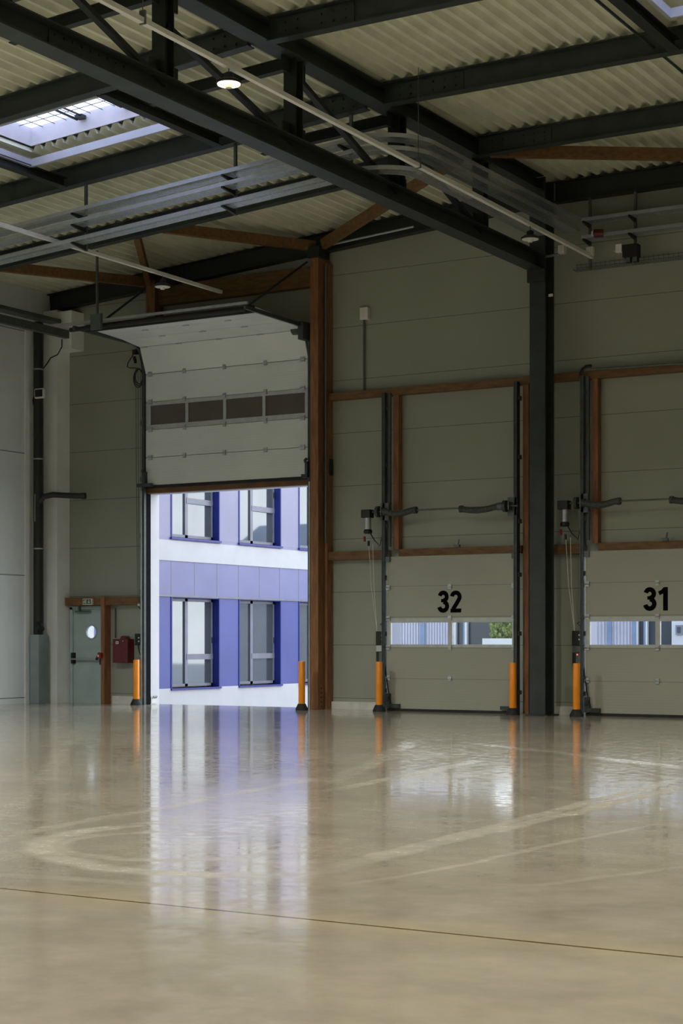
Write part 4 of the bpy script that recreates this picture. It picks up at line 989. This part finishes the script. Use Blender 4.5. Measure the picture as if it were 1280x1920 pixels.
# ================================================================= OUTSIDE
struct('ground', MB().box(-80, 60, D + WT, 110, -0.8, -0.5), M['ground'], 'pale paving outside the truck door', 'ground')
XF = -25.5
struct('ground_ramp', MB().prism([(D + WT, -0.8), (33.2, -0.8), (33.2, -0.5), (D + WT, -0.02)], 'x', BIG[0] - .6, BIG[1] + .6), M['ground'], 'short paved ramp outside the truck door', 'ramp')
ob = thing('office_building', (XF, 37, -0.5), 'lavender and white office building seen through the open truck door', 'building')
Y0, Y1, ZG = 32.0, 44.0, -0.5
def fz(py, px=430): return Lx(px, py, XF).z
zs0, zs1, zb0, zb1, zu0 = 0.17, 2.49, 3.36, 3.87, 3.95
zu1 = 6.25
win = []
for (pa, pb_) in ((320, 411), (447, 526), (559.5, 630)):
    win.append((Lx(pa, 1200, XF).y, Lx(pb_, 1200, XF).y))
wd_ = win[0][1] - win[0][0]
win.append((win[2][0] + (win[2][0] - win[1][0]), win[2][0] + (win[2][0] - win[1][0]) + wd_))
win[2] = (win[2][0], win[2][0] + wd_)
win = [w_ for w_ in win if w_[1] < Y1 - .2]
first = (win[0][0] - (win[1][0] - win[0][0]), win[0][0] - (win[1][0] - win[0][0]) + wd_)
if first[0] > Y0 + .3: win.insert(0, first)
RV = 0.22
def cladding(z0, z1, openings, nm, mm):
    ys_ = [Y0]
    for a, b_ in openings: ys_ += [a, b_]
    ys_.append(Y1)
    for k in range(0, len(ys_) - 1, 2): MB().box(XF - .4, XF, ys_[k], ys_[k + 1], z0, z1).build(nm, M[mm], ob)
cladding(zs0, zs1, win, 'pier_cladding', 'fmid')  # tones pale upward in steps: veiling glare painted into the cladding
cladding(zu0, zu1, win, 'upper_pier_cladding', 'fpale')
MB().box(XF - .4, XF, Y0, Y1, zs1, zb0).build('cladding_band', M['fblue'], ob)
jn = MB(); y = Y0 + .3
yj = [Lx(p, 1200, XF).y for p in (321, 365, 409, 448, 488, 526, 560)]
step = (yj[-1] - yj[0]) / 6
for k in range(-4, 10):
    y = yj[0] + k * step
    if Y0 < y < Y1: jn.box(XF - .01, XF + .004, y - .012, y + .012, zs1 + .02, zb0)
jn.box(XF - .01, XF + .03, Y0, Y1, zs1 - .03, zs1 + .02).build('joint_strip', M['fgrey'], ob)
MB().box(XF - .4, XF + .02, Y0, Y1, zb0, zb1).build('white_band', M['fwhite'], ob)
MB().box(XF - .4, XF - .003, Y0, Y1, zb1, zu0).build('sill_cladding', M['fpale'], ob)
MB().box(XF - .4, XF + .02, Y0, Y1, ZG, zs0).build('plinth', M['fwhite'], ob)
MB().box(XF - .4, XF + .01, Y0, Y1, zu1, 7.6).build('parapet', M['fwhite'], ob)
MB().box(XF - 8, XF - .4, Y0, Y1, ZG, 7.5).build('wall', M['fwhite'], ob)
def office_window(a, b_, z0, z1, upper):
    t = MB()
    # deep blue reveal lining
    t.box(XF - RV, XF + .02, a, a + .04, z0, z1).box(XF - RV, XF + .02, b_ - .04, b_, z0, z1).box(XF - RV, XF + .01, a, b_, z1 - .05, z1)
    t.box(XF - RV, XF + .06, a - .03, b_ + .03, z0 - .05, z0)
    wn = t.build('window', M['fdeep'], ob)
    f = MB(); x0_, x1_ = XF - RV - .02, XF - RV + .05
    ia, ib, iz0, iz1 = a + .06, b_ - .06, z0 + .03, z1 - .06
    mid = ia + (ib - ia) * .42
    fw = .07
    f.box(x0_, x1_, ia, ib, iz0, iz0 + fw).box(x0_, x1_, ia, ib, iz1 - fw, iz1).box(x0_, x1_, ia, ia + .05, iz0, iz1).box(x0_, x1_, ib - fw, ib, iz0, iz1).box(x0_, x1_, mid - .06, mid + .06, iz0, iz1)
    tzz = iz0 + .75 if not upper else iz0 + .95
    f.box(x0_, x1_ + .01, mid, ib, tzz - .07, tzz + .07)
    f.build('sash_frame', M['fgrey'], wn)
    for (ya, yb, za, zb) in ((ia + .05, mid - .06, iz0 + fw, iz1 - fw), (mid + .06, ib - fw, iz0 + fw, tzz - .07), (mid + .06, ib - fw, tzz + .07, iz1 - fw)):
        MB().box(XF - RV - .01, XF - RV + .01, ya, yb, za, zb).build('pane', M['fglass'], wn)
    MB().box(x1_, x1_ + .03, ib - .05, ib - .02, tzz + .35, tzz + .5).build('handle', M['dark'], wn)
for a, b_ in win:
    office_window(a, b_, zs0, zs1, False)
    office_window(a, b_, zu0, zu1, True)
# buildings seen through the dock door windows
def corr_building(segs, y, z1_, lab):
    t = thing('corrugated_building', ((segs[0][0] + segs[-1][1]) / 2, y,  -.5), lab, 'building')
    for a, b_, kind in segs:
        if kind == 'c':
            m = MB(); n = max(1, int((b_ - a) / .115)); p = (b_ - a) / n
            poly = [(a, y)]
            for k in range(n):
                q = a + p * k; poly += [(q + p * .15, y), (q + p * .30, y + .04), (q + p * .62, y + .04), (q + p * .78, y), (q + p, y)]
            poly += [(b_, y + .4), (a, y + .4)]
            m.prism(poly, 'z', -.5, z1_).build('corrugated_panel', M['corr'], t)
        else:
            nm, mm, e = {'p': ('plain_panel', 'fpale', .05), 'b': ('post', 'cblue', -.05), 'w': ('white_post', 'fwhite', -.05), 'd': ('shutter', 'dark', .1)}[kind]
            MB().box(a, b_, y + e, y + .4, -.5, z1_).build(nm, M[mm], t)
    MB().box(segs[0][0], segs[-1][1], y - .1, y + .5, z1_, z1_ + .2).build('eave_trim', M['fwhite'], t)
    MB().box(segs[0][0], segs[-1][1], y + .4, y + 5, -.5, z1_).build('body', M['corr'], t)
def segs(lst, y): return [(bx(a, y), bx(b_, y), k) for a, b_, k in lst]
corr_building(segs([(700, 735, 'p'), (735, 746, 'p'), (746, 788, 'c'), (788, 797, 'b'), (797, 848, 'c'), (848, 852, 'b'), (852, 855, 'w'), (855, 869, 'd'), (869, 872, 'b'), (872, 876, 'w'), (876, 918.5, 'd')], 58), 58, 4.6, 'pale corrugated building with dark shutters seen through the window of the left dock door')
corr_building(segs([(1085, 1111, 'p'), (1111, 1138, 'c'), (1138, 1147, 'b'), (1147, 1185, 'c'), (1185, 1194, 'b'), (1194, 1196, 'w'), (1196, 1207, 'd'), (1207, 1211, 'b'), (1211, 1214, 'w'), (1214, 1262, 'd')], 58), 58, 4.6, 'pale corrugated building with dark shutters seen through the window of the right dock door')
hd = MB()
hx0, hx1, hy = bx(918.5, 57.6) + .12, bx(1040, 58), 57.6
N_ = 700
for k in range(N_):
    x = random.uniform(hx0, hx1); z = random.uniform(1.2, 2.7); y = hy + random.uniform(-.45, .1)
    r = random.uniform(.05, .13); a = random.uniform(0, PI); ti = random.uniform(-.8, .8)
    d1 = Vector((math.cos(a), ti * .5, math.sin(a))).normalized() * r; d2 = d1.cross(Vector((0, 1, .3))).normalized() * r * .55
    c = Vector((x, y, z)); hd.quad(c - d1, c + d2, c + d1, c - d2)
hd.box(hx0, hx1, hy - .05, hy + .6, 1.0, 2.6)
tag(hd.build('hedge', M['leaf']), 'green hedge seen through the right pane of the left dock door', 'hedge', None, 'thing')
tag(MB().box(hx0 - .1, hx1 + .2, hy - .7, hy - .5, -.5, bz(940, 1197, 57)).build('garden_wall', M['fwhite']), 'low white garden wall in front of the hedge', 'wall', None, 'thing')
hs = thing('house', (bx(1285, 57.6), 57.6,  -.5), 'white house seen past the shutters through the window of the right dock door', 'house')
hx = bx(1262, 58) + .08
MB().box(hx, hx + 9, 57.6, 63, -.5, 4.6).build('wall', M['house'], hs)
q0, q1 = B(1266, 1172, 57.55), B(1279, 1190, 57.55)
MB().box(q0.x, q1.x, 57.54, 57.6, q1.z, q0.z).build('window', M['fgrey'], hs)
MB().box(q0.x + .06, q1.x - .06, 57.52, 57.55, q1.z + .06, q0.z - .06).build('pane', M['fglass'], hs)
MB().prism([(57.3, 4.6), (63.3, 4.6), (60.3, 6.2)], 'x', hx, hx + 9.3).build('roof', M['cblue'], hs)

# ================================================================= LIGHT
wd = bpy.data.worlds.new('overcast_sky'); bpy.context.scene.world = wd; wd.use_nodes = True
N = wd.node_tree.nodes; Lk = wd.node_tree.links; bg = N['Background']
tc = N.new('ShaderNodeTexCoord'); sp = N.new('ShaderNodeSeparateXYZ'); Lk.new(tc.outputs['Generated'], sp.inputs[0])
cr = N.new('ShaderNodeValToRGB'); e = cr.color_ramp.elements
e[0].position, e[1].position = 0.0, 0.6
e[0].color = (0.98, 0.98, 1.0, 1); e[1].color = (0.74, 0.84, 1.0, 1)
Lk.new(sp.outputs['Z'], cr.inputs['Fac']); Lk.new(cr.outputs[0], bg.inputs['Color']); bg.inputs['Strength'].default_value = 4.0
# light portals in the real openings
def portal(name, loc, rot, sx_, sy_):
    l = bpy.data.lights.new(name, 'AREA'); l.shape = 'RECTANGLE'; l.size = sx_; l.size_y = sy_; l.cycles.is_portal = True
    o = bpy.data.objects.new(name, l); C.objects.link(o); o.location = loc; o.rotation_euler = rot
# ================================================================= CAMERA / VIEW
cam = bpy.data.cameras.new('camera'); co = bpy.data.objects.new('camera', cam); C.objects.link(co)
co.location = (0, 0, CAMH); co.rotation_euler = (PI / 2, 0, TH)
cam.sensor_fit = 'VERTICAL'; cam.sensor_height = 36.0; cam.sensor_width = 24.0
cam.lens = FPX / 1920 * 36.0; cam.shift_y = (HOR - 960) / 1920; cam.clip_end = 500
sc = bpy.context.scene; sc.camera = co
sc.view_settings.view_transform = 'Standard'; sc.view_settings.look = 'None'; sc.view_settings.gamma = 1; sc.view_settings.exposure = 0
sc.view_settings.use_curve_mapping = False
sc.cycles.use_denoising = True
sc.cycles.max_bounces = 10; sc.cycles.diffuse_bounces = 5; sc.cycles.transparent_max_bounces = 12
sc.cycles.sample_clamp_indirect = 6.0
